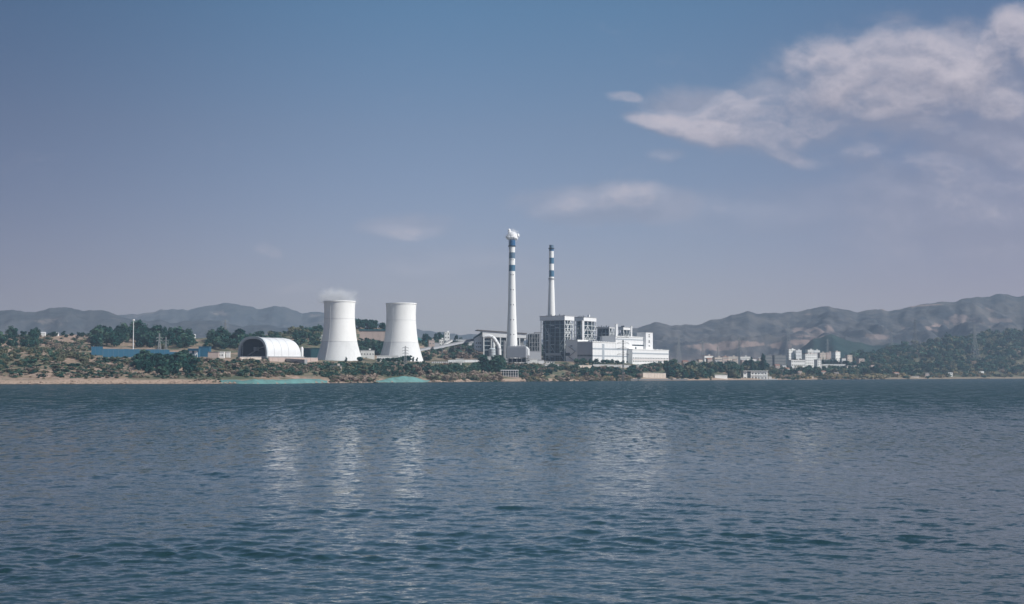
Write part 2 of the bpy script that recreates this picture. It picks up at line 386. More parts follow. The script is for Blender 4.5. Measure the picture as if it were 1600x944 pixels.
hills('hills', [(-500, 492), (-200, 488), (0, 485), (55, 485), (75, 481.5), (100, 483), (125, 488), (160, 487.5), (178, 492), (205, 497), (260, 500), (330, 505), (450, 512), (700, 530)], 4200, 5600, 6800, MH_L, .22, 21)
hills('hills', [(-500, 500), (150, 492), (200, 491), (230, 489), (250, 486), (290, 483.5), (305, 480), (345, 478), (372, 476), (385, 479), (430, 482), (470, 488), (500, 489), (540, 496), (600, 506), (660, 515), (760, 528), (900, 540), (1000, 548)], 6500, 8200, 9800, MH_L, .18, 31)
hills('hills', R_CREST, 3900, 5600, 7500, MH_R, .28, 41)
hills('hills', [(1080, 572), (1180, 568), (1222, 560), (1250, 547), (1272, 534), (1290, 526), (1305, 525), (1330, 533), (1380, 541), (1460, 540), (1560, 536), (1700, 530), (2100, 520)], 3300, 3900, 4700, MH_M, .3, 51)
# ------------------------------------------------------------------ building blocks
class MB:
    """collects shapes in a thing's own coordinates, then links them as ONE mesh object"""
    def __init__(s): s.v = []; s.f = []; s.mi = []
    def add(s, vs, fs, mi=0):
        b = len(s.v); s.v += [tuple(v) for v in vs]; s.f += [tuple(i+b for i in f) for f in fs]; s.mi += [mi]*len(fs); return s
    def box(s, x0, x1, y0, y1, z0, z1, mi=0):
        vs = [(x, y, z) for z in (z0, z1) for y in (y0, y1) for x in (x0, x1)]
        return s.add(vs, [(0, 2, 3, 1), (4, 5, 7, 6), (0, 1, 5, 4), (2, 6, 7, 3), (0, 4, 6, 2), (1, 3, 7, 5)], mi)
    def bar(s, a, b, w=.4, h=None, mi=0):
        a = Vector(a); b = Vector(b); d = (b-a).normalized(); h = h or w
        up = Vector((0, 0, 1)) if abs(d.z) < .95 else Vector((0, 1, 0))
        r = d.cross(up).normalized(); u = r.cross(d)
        vs = [p + r*i*w/2 + u*j*h/2 for p in (a, b) for i, j in ((-1, -1), (1, -1), (1, 1), (-1, 1))]
        return s.add(vs, [(0, 3, 2, 1), (4, 5, 6, 7), (0, 1, 5, 4), (1, 2, 6, 5), (2, 3, 7, 6), (3, 0, 4, 7)], mi)
    def lathe(s, prof, n=48, cx=0, cy=0, cap=True, mi=0, shell=False):
        b = []
        for r, z in prof:
            for k in range(n):
                a = 2*math.pi*k/n; b.append((cx+r*math.cos(a), cy+r*math.sin(a), z))
        fs = []
        for i in range(len(prof)-1):
            for k in range(n):
                k2 = (k+1) % n; fs.append((i*n+k, i*n+k2, (i+1)*n+k2, (i+1)*n+k))
        if cap: fs.append(tuple(range(n))[::-1]); fs.append(tuple((len(prof)-1)*n+k for k in range(n)))
        return s.add(b, fs, mi)
    def prism(s, pts, y0, y1, mi=0):
        """outline in x,z drawn out along y"""
        n = len(pts)
        vs = [(x, y0, z) for x, z in pts] + [(x, y1, z) for x, z in pts]
        fs = [tuple(range(n)), tuple(range(n, 2*n))[::-1]] + [(i, i+n, (i+1) % n+n, (i+1) % n) for i in range(n)]
        return s.add(vs, fs, mi)
    def mesh(s, name, mats, smooth=False):
        me = bpy.data.meshes.new(name); me.from_pydata(s.v, [], s.f)
        for m in (mats if isinstance(mats, (list, tuple)) else [mats]): me.materials.append(m)
        if any(s.mi): me.polygons.foreach_set('material_index', s.mi)
        me.update()
        if smooth:
            me.polygons.foreach_set('use_smooth', [len(f) <= 4 for f in s.f])
            me.set_sharp_from_angle(angle=R(40))
        return me
    def build(s, name, mats, parent=None, smooth=False, loc=None, rz=0):
        o = bpy.data.objects.new(name, s.mesh(name, mats, smooth)); COL.objects.link(o)
        if parent: o.parent = parent
        if loc is not None: o.location = loc
        o.rotation_euler.z = rz
        return o
def place(name, me, parent, loc=(0, 0, 0), rz=0, scale=None):
    o = bpy.data.objects.new(name, me); COL.objects.link(o); o.parent = parent; o.location = loc; o.rotation_euler.z = rz
    if scale is not None: o.scale = scale
    return o
def thing(name, label, cat, loc, rz=0, group=None):
    o = bpy.data.objects.new(name, None); COL.objects.link(o); o.empty_display_size = 3
    o.location = loc; o.rotation_euler.z = rz; o['label'] = label; o['category'] = cat
    if group: o['group'] = group
    return o
def tag(o, label, cat, group=None):
    o['label'] = label; o['category'] = cat
    if group: o['group'] = group
    return o
def ground_at(px, D): # the spot on the ground at photo column px, depth D
    x = (px-800)/FPX*D
    return Vector((x, D, h1(x, D)))

# materials: colour, roughness, dirt amount, scale
def paint(name, col, rough=.6, dirt=.18, scale=.25, streak=True, metal=0, spec=.4):
    m, g, out = new_mat(name)
    tco = g.node('ShaderNodeNewGeometry').outputs['Position']
    n = g.noise(g.vm('MULTIPLY', tco, (1, 1, .25 if streak else 1)), scale, 5, .65).outputs[0]
    n2 = g.noise(tco, scale*6, 3, .6).outputs[0]
    f = g.m('MULTIPLY', g.m('ADD', g.m('MULTIPLY', g.step(n, .42, .72), .8), g.m('MULTIPLY', g.step(n2, .45, .75), .3)), dirt*2)
    c = g.mix(f, col, tuple(v*.55+.02 for v in col))
    principled(g, out, color=c, rough=rough, metal=metal, spec=spec)
    return m
M = {
 'white': paint('white painted concrete', (.86, .86, .845), .75, .15, .06),
 'whiteb': paint('white wall', (.78, .78, .76), .7, .14),
 'lowcon': paint('bare pale concrete', (.62, .63, .63), .8, .14, .03),
 'lowcon2': paint('weathered pale concrete', (.74, .75, .75), .8, .22, .07),
 'conc': paint('grey concrete', (.42, .42, .42), .85, .2),
 'dconc': paint('dark concrete', (.14, .15, .16), .85, .2),
 'cream': paint('cream wall', (.60, .52, .45), .85, .3),
 'clad': paint('grey metal cladding', (.42, .43, .46), .55, .1),
 'clad2': paint('pale metal cladding', (.74, .75, .76), .5, .08),
 'panel': paint('white cladding panel', (.80, .80, .80), .5, .08),
 'strip': paint('grey cladding strip', (.38, .42, .46), .5, .1),
 'blue': paint('blue sheet metal', (.018, .115, .20), .5, .2),
 'dblue': paint('deep blue band paint', (.012, .10, .24), .5, .25, .4, False),
 'gblue': paint('faded blue band paint', (.10, .17, .25), .6, .3, .4, False),
 'mblue': paint('mid blue band paint', (.04, .14, .24), .6, .25, .4, False),
 'dark': paint('dark machinery', (.018, .035, .045), .7, .3, .4, False),
 'teal': paint('dark blue green glass wall', (.006, .028, .040), .35, .3, .2, False),
 'steel': paint('pale grey painted steel', (.50, .55, .58), .5, .15),
 'shade_steel': paint('blue grey shade side steel', (.22, .30, .34), .5, .2),  # darker steel tone, puts the shade of the frame's left face into colour
 'wsteel': paint('white painted steel', (.72, .74, .74), .5, .1),
 'gsteel': paint('galvanised steel', (.27, .28, .29), .5, .2),
 'roof': paint('weathered brown roof', (.20, .18, .17), .8, .3),
 'roofg': paint('grey roof slab', (.33, .34, .35), .8, .25),
 'roofr': paint('reddish roof', (.30, .15, .11), .85, .3),
 'tealroof': paint('dark teal roof', (.02, .10, .12), .6, .3),
 'glass': paint('dark window glass', (.02, .035, .045), .15, .1, 1, False, spec=.6),
 'frame': paint('white window frame', (.70, .70, .69), .6, .1),
 'pink': paint('pinkish wall', (.50, .40, .36), .85, .25),
 'net': paint('teal dust netting', (.12, .27, .26), .9, .7, .12, False),
 'netd': paint('dark teal dust netting', (.015, .13, .14), .9, .3, .1, False),
 'rock': paint('tan rock', (.36, .27, .21), .9, .5, .5, False),
 'bark': paint('bark', (.10, .08, .065), .95, .3, 2),
 'plank': paint('weathered timber', (.20, .17, .14), .9, .3, 2),
 'yellow': paint('ochre paint', (.62, .42, .16), .7, .2),
}

WINMESH = {}
def window_mesh(w, h):
    k = (round(w, 2), round(h, 2))
    if k not in WINMESH:
        b = MB(); t = min(.18, w*.12)
        b.box(-w/2, w/2, -.06, .0, 0, h, 0)
        for a in ((-w/2-t, -w/2, -.14, 0, -t, h+t), (w/2, w/2+t, -.14, 0, -t, h+t), (-w/2, w/2, -.14, 0, h, h+t), (-w/2, w/2, -.20, 0, -t, 0), (-t/3, t/3, -.12, -.06, 0, h)): b.box(*a, 1)
        WINMESH[k] = b.mesh('window', [M['glass'], M['frame']])
    return WINMESH[k]
def windows(root, x0, x1, n, z, rows, dz, w, h, y=0, name='window'):
    me = window_mesh(w, h)
    for r in range(rows):
        for i in range(n):
            place(name, me, root, (x0+(x1-x0)*(i+.5)/n, y-.02, z+dz*r))
def windows_side(root, y0, y1, n, z, rows, dz, w, h, x=0):
    me = window_mesh(w, h)
    for r in range(rows):
        for i in range(n): place('window', me, root, (x-.02, y0+(y1-y0)*(i+.5)/n, z+dz*r), -math.pi/2)

class Frame:
    """a building's own axes: x along the face seen on the right, y back along the face seen on the left"""
    def __init__(s, px, D, yaw, base=None):
        s.a = R(yaw); s.ca, s.sa = math.cos(s.a), math.sin(s.a)
        x = px2uv(px, HOR)[0]*D
        s.o = Vector((x, D, 0)); s.o.z = h1(x, D) if base is None else base
    def w(s, X, Y): return s.o.x + X*s.ca - Y*s.sa, s.o.y + X*s.sa + Y*s.ca
    def X(s, px, Y=0):
        t = px2uv(px, HOR)[0]; ox, oy = s.w(0, Y)
        return (t*oy-ox)/(s.ca-t*s.sa)
    def Y(s, px, X=0):
        t = px2uv(px, HOR)[0]; ox, oy = s.w(X, 0)
        return (ox-t*oy)/(s.sa+t*s.ca)
    def Z(s, py, X=0, Y=0):
        return zpy(py, s.w(X, Y)[1]) - s.o.z
    def thing(s, name, label, cat, group=None): return thing(name, label, cat, s.o, s.a, group)
    def low(s, xs, ys): return min(h1(*s.w(X, Y)) for X in xs for Y in ys) - s.o.z - .6

def house(name, label, cat, px0, pxc, px1, top, D, yaw, wall='whiteb', roof='roofg', win=None, sidewin=None, group=None, rooftype='flat', over=.35, depth=None, parapet=.7, stair=None, base=None, rthick=.45):
    """a block: side face px0..pxc (0 = not seen), long face pxc..px1"""
    if D < 700: D = Dsolve((pxc+px1)/2, D)          # given as the photo row where it meets the ground
    F = Frame(pxc, D, yaw, base); L = F.X(px1)
    W = F.Y(px0) if px0 else (depth or max(6, L*.4))
    t = F.thing(name, label, cat, group); zt = F.Z(top); zb = F.low((0, L), (0, W))
    MB().box(0, L, 0, W, zb, zt).build('wall', M[wall], t)
    if rooftype == 'flat':
        r = MB().box(-over, L+over, -over, W+over, zt+.003, zt+rthick)
        r.build('roof', M[roof], t)
        if parapet: MB().box(L*.6, L*.6+2.6, W*.35, W*.35+2.6, zt+.46, zt+2.4).build('stair_head', M[wall], t)
    else:
        hr = min(3.0, W*.22)
        b = MB(); vs = [(-over, -over, zt+.01), (L+over, -over, zt+.01), (L+over, W+over, zt+.01), (-over, W+over, zt+.01), (-over, W/2, zt+hr), (L+over, W/2, zt+hr)]
        b.add(vs, [(0, 1, 5, 4), (2, 3, 4, 5), (0, 4, 3), (1, 2, 5), (0, 3, 2, 1)]); b.build('roof', M[roof], t)
    if win:
        n, rows, w, h = win; vis = zt - max(0, F.Z(top)-zt) ; st = (zt)/rows
        windows(t, 0, L, n, st*.38, rows, st, w, h)
    if sidewin:
        n, rows, w, h = sidewin; st = zt/rows
        windows_side(t, 0, W, n, st*.38, rows, st, w, h)
    return t, F, L, W, zt

# ------------------------------------------------------------------ cooling towers
def cooling_tower(px, D, label, scale=1.0):
    c = ground_at(px, D); S = D/FPX*scale
    t = thing('cooling_tower', label, 'cooling tower', (c.x, c.y, zpy(565, D)), 0, 'white cooling towers of the power station')
    prof = [(36.7, 0), (34.8, 6), (32.9, 12), (31.1, 18), (29.4, 24), (28.2, 29), (27.7, 31)]
    prof2 = [(27.7, 31), (26.6, 38), (25.6, 46), (24.8, 54), (24.2, 61), (23.9, 68), (23.8, 75), (23.9, 82), (24.2, 88), (24.5, 92.6)]
    def shell(pr, th=.5):
        b = MB(); o = [(r*S, z*S) for r, z in pr]; i = [((r-th)*S, z*S) for r, z in pr][::-1]
        n = 96; ring = o+i+[o[0]]
        b.lathe(ring, n, cap=False); return b
    shell(prof).build('lower_shell', M['lowcon2'], t, True)
    shell([(r, z) for r, z in prof2]).build('upper_shell', M['white'], t, True)
    MB().lathe([(r*S, z*S) for r, z in ((24.2, 92.4), (25.3, 92.6), (25.3, 93.6), (24.9, 93.62), (24.9, 94.3), (23.7, 94.3), (23.7, 92.4), (24.2, 92.4))], 96, cap=False).build('rim', M['white'], t, True)
    # a faint joint ring at each change of paint
    for z, r in ((31, 27.75), (66.5, 24.0)):
        MB().lathe([(r*S, (z-.2)*S), ((r+.18)*S, (z-.2)*S), ((r+.18)*S, (z+.25)*S), (r*S, (z+.25)*S)], 96, cap=False).build('joint_ring', M['lowcon'], t, True)
    # raking legs that carry the shell, and the basin
    n = 40; zb = -7.5
    leg = None
    for k in range(n):
        for sgn in (-1, 1):
            a0 = 2*math.pi*(k+.5)/n; a1 = a0+sgn*math.pi/n
            p1 = Vector((36.3*S*math.cos(a0), 36.3*S*math.sin(a0), .2*S)); p0 = Vector((38.2*S*math.cos(a1), 38.2*S*math.sin(a1), zb*S))
            if leg is None or sgn != lsgn or True:
                if k == 0: 
                    me = MB().bar(p0, p1, .75*S).mesh('leg', M['lowcon'])
                    if sgn < 0: mA = me
                    else: mB = me
            place('leg', mA if sgn < 0 else mB, t, rz=2*math.pi*k/n)
            lsgn = sgn
    MB().lathe([(35.6*S, (zb-3)*S), (39.5*S, (zb-3)*S), (39.5*S, (zb+.8)*S), (38.9*S, (zb+.8)*S), (38.9*S, (zb-.5)*S), (2, (zb-.5)*S)], 64, cap=False).build('basin', M['conc'], t)
    MB().lathe([(30*S, (zb-.4)*S), (30*S, -.5*S)], 48, cap=True).build('cooling_fill', M['dark'], t)
    # ladder with cage up the shell
    b = MB(); allp = prof+prof2[1:]; a = R(-118)
    for (r0, z0), (r1, z1) in zip(allp[:-1], allp[1:]):
        b.bar(((r0+.5)*S*math.cos(a), (r0+.5)*S*math.sin(a), z0*S), ((r1+.5)*S*math.cos(a), (r1+.5)*S*math.sin(a), z1*S), .35*S, .3*S)
    b.build('ladder', M['lowcon'], t)
    return t
ct1 = cooling_tower(530.3, 1700, 'left white cooling tower, steam drifting from its open top')
ct2 = cooling_tower(626.6, 1765, 'right white cooling tower with no steam, a lattice pylon standing before its base', .965)

# ------------------------------------------------------------------ chimneys
def chimney(px, D, py_base, bands, rtab, label, gal, vents):
    c = ground_at(px, D); S = D/FPX
    t = thing('chimney', label, 'chimney', (c.x, c.y, c.z), 0, 'striped power station chimneys')
    rad = lambda py: np.interp(py, [p for p, _ in rtab], [r for _, r in rtab])*S
    Z = lambda py: zpy(py, D)-c.z
    first = bands[0][0]
    for y0, y1, mat in bands:
        pr = [(rad(y), Z(y)) for y in np.linspace(y1, y0, 3)]
        b = MB().lathe(pr, 48, cap=False)
        if y0 == first: b.lathe([(rad(y0), Z(y0)), (rad(y0)-.5, Z(y0)), (rad(y0)-.6, Z(y0)-6)], 48, cap=False)
        b.build('painted_band', M[mat], t, True)
    yb = bands[-1][1]
    ys = np.linspace(py_base, yb, 12)
    MB().lathe([(rad(y), Z(y) if y < py_base else -1.5) for y in ys], 48, cap=True).build('shaft', M['white'], t, True)
    for gy in gal:
        MB().lathe([(rad(gy)+.02, Z(gy)-.5), (rad(gy)+1.1, Z(gy)-.3), (rad(gy)+1.1, Z(gy)+.8), (rad(gy)+.95, Z(gy)+.8), (rad(gy)+.95, Z(gy)), (rad(gy), Z(gy))], 32, cap=False).build('gallery', M['gsteel'] if gy > 400 else M['dark'], t)
    vm_ = MB().box(-.45, .45, -.12, .1, -.7, .7).mesh('vent', M['dark'])
    for vy in vents:
        for th in (-14, 22, 160, 200):
            a = R(th-90); r = rad(vy)+.02
            place('vent', vm_, t, (r*math.cos(a), r*math.sin(a), Z(vy)), a+math.pi/2)
    b = MB(); a = R(-140)
    b.bar(((rad(py_base)+.35)*math.cos(a), (rad(py_base)+.35)*math.sin(a), 1), ((rad(first)+.35)*math.cos(a), (rad(first)+.35)*math.sin(a), Z(first)), .5, .3)
    b.build('ladder', M['gsteel'], t)
    return t, c
chim1, c1 = chimney(799.9, 1850, 562, [(374.8, 384.2, 'dblue'), (384.2, 394.3, 'white'), (394.3, 404, 'gblue'), (404, 414, 'white'), (414, 423.8, 'mblue')],
    [(374.8, 5.0), (384.4, 5.2), (384.5, 4.75), (424, 5.0), (480, 6.3), (545, 8.7), (562, 9.2)], 'taller blue banded white chimney on the left, puffing white smoke', [384.6], [406, 429.5, 453, 476.5, 500, 523])
chim2, c2 = chimney(861.7, 2120, 552, [(382.6, 387.2, 'gblue'), (387.2, 392.2, 'dblue'), (392.2, 402.6, 'white'), (402.6, 412.2, 'mblue'), (412.2, 422.5, 'white'), (422.5, 432.6, 'mblue')],
    [(382.6, 3.5), (402, 3.75), (436, 4.1), (480, 5.5), (552, 7.4)], 'shorter blue banded white chimney rising behind the steel framed boiler house', [388.4, 436], [])
MB().lathe([(14, -2), (14, 3), (10, 5), (9, 5)], 32).build('plinth', M['conc'], chim1)

def lump_mesh(name, lobes, seed=0):
    """one closed lumpy surface round several overlapping balls, by marching over an icosphere pushed outwards"""
    import bmesh
    bm = bmesh.new()
    for (x, y, z, r, sx, sz) in lobes:
        g_ = bmesh.ops.create_icosphere(bm, subdivisions=3, radius=1.0)
        for v in g_['verts']:
            p = v.co.copy(); k = 1+.22*mnoise.noise(p*1.8+Vector((x, seed, z)))+.12*mnoise.noise(p*4.5+Vector((seed, z, x)))
            v.co = Vector((x+p.x*r*k*sx, y+p.y*r*k, z+p.z*r*k*sz))
    me = bpy.data.meshes.new(name); bm.to_mesh(me); bm.free()
    me.polygons.foreach_set('use_smooth', [True]*len(me.polygons))
    o = bpy.data.objects.new(name, me); COL.objects.link(o)
    rm = o.modifiers.new('remesh', 'REMESH'); rm.mode = 'VOXEL'; rm.voxel_size = min(l[3] for l in lobes)*.22
    return o
def vapour(name, dens, nscale, lo, hi, centre, radii, col=(.97, .98, 1)):
    m, g, out = new_mat(name)
    P = g.node('ShaderNodeNewGeometry').outputs['Position']
    P2 = g.node('ShaderNodeTexCoord').outputs['Object']
    n = g.noise(P2, nscale, 5, .65, .4).outputs[0]
    d = g.vm('LENGTH', g.vm('DIVIDE', g.vm('SUBTRACT', P2, centre), radii))
    fall = g.m('SUBTRACT', 1, g.step(g.m('MULTIPLY_ADD', g.m('SUBTRACT', g.noise(P2, nscale*.6, 3, .6).outputs[0], .5), 1.6, d), .15, 1.0))
    k = g.m('MULTIPLY', g.step(g.m('ADD', n, g.m('MULTIPLY', fall, .35)), lo, hi), g.m('MULTIPLY', fall, dens))
    v = g.node('ShaderNodeVolumePrincipled', {'Density': k})
    v.inputs['Color'].default_value = (*col, 1); v.inputs['Anisotropy'].default_value = .1
    g.l.new(v.outputs[0], out.inputs['Volume'])
    return m
# smoke puff on the taller chimney
S1 = 1850/FPX; zt = zpy(374.8, 1850)
puff = lump_mesh('smoke_puff', [(-.3, 0, 5.2, 5.4, 1.12, .92), (3.6, 1, 4.2, 4.0, 1.1, 1.0), (-4.2, -1, 4.4, 3.8, 1.1, 1.0), (1.2, 0, 8.2, 3.8, 1.2, .8), (-3.2, 0, 10.6, 2.6, 1, .9), (-3.9, 0, 13.6, 1.8, 1, 1), (7.6, 0, 6.6, 1.9, 1, 1.3)], 4)
puff.location = (c1.x+.3, 1850, zt-.4)
puff.data.materials.append(paint('dense white smoke', (.93, .93, .93), 1, 0, .3, False, spec=0))
tag(puff, 'small dense white smoke puff sitting on top of the left chimney', 'smoke')
wisp = MB().lathe([(8, -2), (11, 2), (10, 10), (6, 16), (3, 18)], 16, 0, 0).build('smoke_wisp', vapour('thin smoke', .25, .22, .50, .72, (0, 0, 6), (11, 9, 12)), None, True, (c1.x+.8, 1850, zt-.5))
tag(wisp, 'thin wispy smoke curling around the dense puff at the chimney top', 'smoke')
# steam over the left cooling tower
S2 = 1700/FPX
st = MB().box(-32, 27, -17, 17, -3, 22).build('steam_plume', vapour('steam', .20, .055, .42, .86, (-2, 0, 1), (31, 18, 20)), None, False, (ray(530, 470, 1700).x, 1700, zpy(470.5, 1700)))
tag(st, 'soft white steam hanging over the open top of the left cooling tower', 'steam')

# ------------------------------------------------------------------ arched storage hall
def arch_hall():
    F = Frame(417.5, 1560, 47, None); F.o.z = zpy(556.5, 1560)
    W = F.Y(373.5); L = F.X(473)
    t = F.thing('arched_hall', 'big arched white storage hall with one dark open end', 'storage hall')
    ztop = F.Z(526.6)
    def arch(inset, n=26, W=W, zt=ztop):
        pts = []
        for k in range(n+1):
            a = math.pi*k/n; cx = math.cos(a); sx = math.sin(a)
            yy = W/2 - (W/2-inset)*math.copysign(abs(cx)**.72, cx); zz = (zt-inset)*abs(sx)**.78
            pts.append((yy, zz))
        return pts
    out_, in_ = arch(0), arch(1.2)
    n = len(out_)
    # far end is rounded off and lower
    secs = [(0, 1, 1), (L*.35, 1, 1), (L*.72, 1, 1), (L*.84, .98, .97), (L*.92, .95, .90), (L*.97, .90, .80), (L, .86, .70)]
    b = MB(); vs = []; fs = []
    for X, kw, kz in secs:
        vs += [(X, W/2+(y-W/2)*kw, z*kz) for y, z in out_]
    for X, kw, kz in secs:
        vs += [(X-(.3 if X > 0 else 0), W/2+(y-W/2)*kw, z*kz) for y, z in in_]
    ns = len(secs)
    fi = []
    for i in range(ns-1):
        for k in range(n-1):
            fs.append((i*n+k, i*n+k+1, (i+1)*n+k+1, (i+1)*n+k)); q = ns*n
            fi.append((q+i*n+k, q+(i+1)*n+k, q+(i+1)*n+k+1, q+i*n+k+1))
    fs.append(tuple((ns-1)*n+k for k in range(n)))
    MB().add(vs, fi+[tuple(q+(ns-1)*n+k for k in range(n))]).build('shaded_lining', M['dark'], t, True)  # lining coloured dark for the hall's inner shade, and for coal dust
    b.add(vs, fs); b.build('roof', M['clad2'], t, True)
    b = MB(); o2 = arch(-1.0)
    vs = [(-1.4, y, z) for y, z in o2]+[(-1.4, y, z) for y, z in arch(1.6)]+[(.4, y, z) for y, z in o2]+[(.4, y, z) for y, z in arch(1.6)]
    fs = []
    for k in range(n-1): fs += [(k, k+1, n+k+1, n+k), (2*n+k, 3*n+k, 3*n+k+1, 2*n+k+1), (k, 2*n+k, 2*n+k+1, k+1), (n+k, n+k+1, 3*n+k+1, 3*n+k)]
    b.add(vs, fs); b.build('arch_rim', M['steel'], t)
    MB().box(-2, L+1, -1.5, W+1.5, -3, -.02).build('floor_slab', M['conc'], t)
    # cladding seams
    for s_ in (.2, .4, .6):
        X = L*s_; b = MB()
        oo = arch(-.12)
        for k in range(n-1):
            if oo[k][0] < W*.65: b.bar((X, *oo[k]), (X, *oo[k+1]), .25, .12)
        b.build('roof_seam', M['clad'], t)
    # coal heap, reclaimer arm inside
    h = MB().lathe([(W*.30, 0), (W*.16, 5), (1, 9)], 20, L*.35, W*.55, cap=True); h.build('coal_heap', M['dark'], t)
    b = MB(); b.bar((2, W*.75, 1), (10, W*.55, ztop*.42), 1.0); b.bar((10, W*.55, ztop*.42), (4, W*.2, ztop*.5), .8); b.box(8, 12, W*.6, W*.7, ztop*.3, ztop*.5)
    b.build('reclaimer', M['gsteel'], t)
    b = MB()
    for y in (W*.86, W*.93): b.bar((-.6, y, 0), (-.6, y, ztop*.66), .35)
    for k in range(6): b.bar((-.6, W*.86, k*ztop*.11), (-.6, W*.93, (k+1)*ztop*.11), .25)
    b.build('lattice_post', M['steel'], t)
    b = MB().lathe([(1.6, 0), (1.6, 9), (.9, 11)], 12, L+3.5, 6); b.build('dust_tank', M['panel'], t, True)
arch_hall()
# ------------------------------------------------------------------ the power station halls: one shared set of axes
PF = Frame(926, 2000, 56, zpy(566, 2000))
def pthing(name, label, cat, group=None): return PF.thing(name, label, cat, group)
def hallbox(root, name, mat, px0, px1, top, bot=None, Y0=0, dep=25, X0=None, X1=None, proud=0):
    X0 = PF.X(px0, Y0) if X0 is None else X0; X1 = PF.X(px1, Y0) if X1 is None else X1
    zt = PF.Z(top, X0, Y0); zb = PF.Z(bot, X0, Y0) if bot else min(-4, PF.low((X0, X1), (Y0, Y0+dep)))
    MB().box(X0, X1, Y0-proud, Y0+dep, zb, zt).build(name, M[mat], root)
    return X0, X1, zt, zb

def turbine_hall():
    t = pthing('turbine_hall', 'long low white turbine hall with shaded grey end wall and grey stripes', 'power station hall')
    Wd = PF.Y(902.5)
    X0, X1, zt, zb = hallbox(t, 'wall', 'panel', 926, 988, 535.3, None, 0, Wd)
    X1 = PF.X(988)
    # end wall and plinth greyed as the shaded side, a dark glazed strip between
    z1 = PF.Z(554.3); z2 = PF.Z(557)
    MB().box(-.35, -.004, -.2, Wd+.2, z1, zt+.4).build('end_wall', M['clad'], t)
    MB().box(-.30, -.004, -.1, Wd+.1, z2, z1-.01).build('glazed_strip', M['teal'], t)
    MB().box(-.35, -.004, -.2, Wd+.2, zb, z2-.01).build('end_plinth', M['clad'], t)
    for k in range(11):
        MB().box(-.5, -.30, Wd*(k+.5)/11-.2, Wd*(k+.5)/11+.2, z2, z1).build('mullion', M['clad'], t)
    for py0, py1 in ((543.8, 546), (555, 557)):
        MB().box(0.4, X1, -.30, -.004, PF.Z(py1), PF.Z(py0)).build('grey_stripe', M['strip'], t)
    # cladding panels of the lit face
    n = 14
    for k in range(n):
        a, b_ = X1*k/n+.12, X1*(k+1)/n-.12
        for za, zb_ in ((PF.Z(543.6), zt-.1), (PF.Z(554.8), PF.Z(546.2)), (zb+2, PF.Z(557.2))):
            place('cladding_panel', MB().box(a, b_, -.12-.03*(k % 2), -.004, za, zb_).mesh('cladding_panel', M['panel']), t)
    Xa, Xb = PF.X(941), PF.X(944)
    MB().box(Xa, Xb, -.55, -.16, zb+2, PF.Z(537)).build('downpipe_shaft', M['strip'], t)
    # raised light roof edge with the sloping canopy towards the boiler houses
    Xr = PF.X(962); MB().box(-.6, Xr-.2, -.6, Wd+.6, zt+.41, zt+1.6).build('roof', M['whiteb'], t)
    for k in range(9):
        MB().box(Xr*(.04+.1*k), Xr*(.04+.1*k)+2.2, 6, 9, zt+1.61, zt+2.9).build('roof_vent', M['clad'], t)
    # lean-to bay behind the end wall: pale lavender wall with stairs
    Wb = PF.Y(884, 0)
    MB().box(.6, 30, Wd+.3, Wb, zb, PF.Z(532.6)).build('annex_wall', M['clad2'], t)
    MB().box(.2, 31, Wd, Wb+1, PF.Z(532.5), PF.Z(530.6)).build('annex_roof', M['whiteb'], t)
    b = MB(); zz = [PF.Z(p) for p in (541, 549, 557, 565)]
    ya, yb2 = Wd+3, Wd+14
    for i in range(3):
        p0, p1 = ((-1.2, ya, zz[i+1]), (-1.2, yb2, zz[i])) if i % 2 == 0 else ((-1.2, yb2, zz[i+1]), (-1.2, ya, zz[i]))
        b.bar(p0, p1, 1.0, .9)
    b.build('stair', M['gsteel'], t)
    MB().box(.2, .56, Wd+13, Wd+21, PF.Z(556), PF.Z(551)).build('louvre', M['dark'], t)
    MB().box(.2, .56, Wd+9, Wd+12, PF.Z(541), PF.Z(539.4)).build('louvre', M['dark'], t)
turbine_hall()

def main_block():
    t = pthing('bunker_block', 'tall plain white block in the middle of the long hall', 'power station hall')
    X0, X1 = PF.X(962, -.4), PF.X(1011, -.4)
    zt = PF.Z(526.2, X0, -.4)
    MB().box(X0, X1, -.4, 22, PF.Z(543.3), zt).build('wall', M['panel'], t)
    MB().box(PF.X(988, -.4), X1, -.38, 21.8, -4, PF.Z(543.4)).build('wall', M['panel'], t)
    MB().box(X0-.6, X1+.1, -1.1, 22.6, zt+.003, zt+1.3).build('roof', M['whiteb'], t)
    MB().box(X0+.8, X1-.2, -.75, -.404, zt-4.2, zt-2.6).build('grey_stripe', M['strip'], t)
    Xm = PF.X(988, -.4)
    MB().box(Xm, X1-.3, -.8, -.404, PF.Z(540.2, Xm), PF.Z(538.6, Xm)).build('glazed_strip', M['teal'], t)
    xo = PF.X(992.5, -.4)
    MB().box(xo, xo+3.4, -.9, -.404, PF.Z(545.6, xo), PF.Z(542.6, xo)).build('dark_opening', M['dark'], t)
    n = 10
    for k in range(n):
        a, b_ = X0+(X1-X0)*k/n+.15, X0+(X1-X0)*(k+1)/n-.15
        place('cladding_panel', MB().box(a, b_, -.52-.03*(k % 2), -.404, PF.Z(543.2) if b_ < Xm else PF.Z(538.4, Xm), zt-4.4).mesh('cladding_panel', M['panel']), t)
    b = MB()
    for k in range(7): b.box(X0+12+k*9, X0+13+k*9, 2, 3, zt+1.3, zt+3.2+1.6*(k % 3 == 1))
    b.build('roof_vents', M['gsteel'], t); 
    # small roof ball tank
    bm = MB().lathe([(.3, zt+1.3), (.3, zt+6)], 8, PF.X(1005, 8), 8); bm.build('mast', M['steel'], t)
    xb = PF.X(1005, 8); MB().lathe([(.1, zt+5.4), (1.3, zt+6), (1.8, zt+7.2), (1.3, zt+8.4), (.1, zt+9)], 14, xb, 8).build('ball_tank', M['wsteel'], t, True)
main_block()

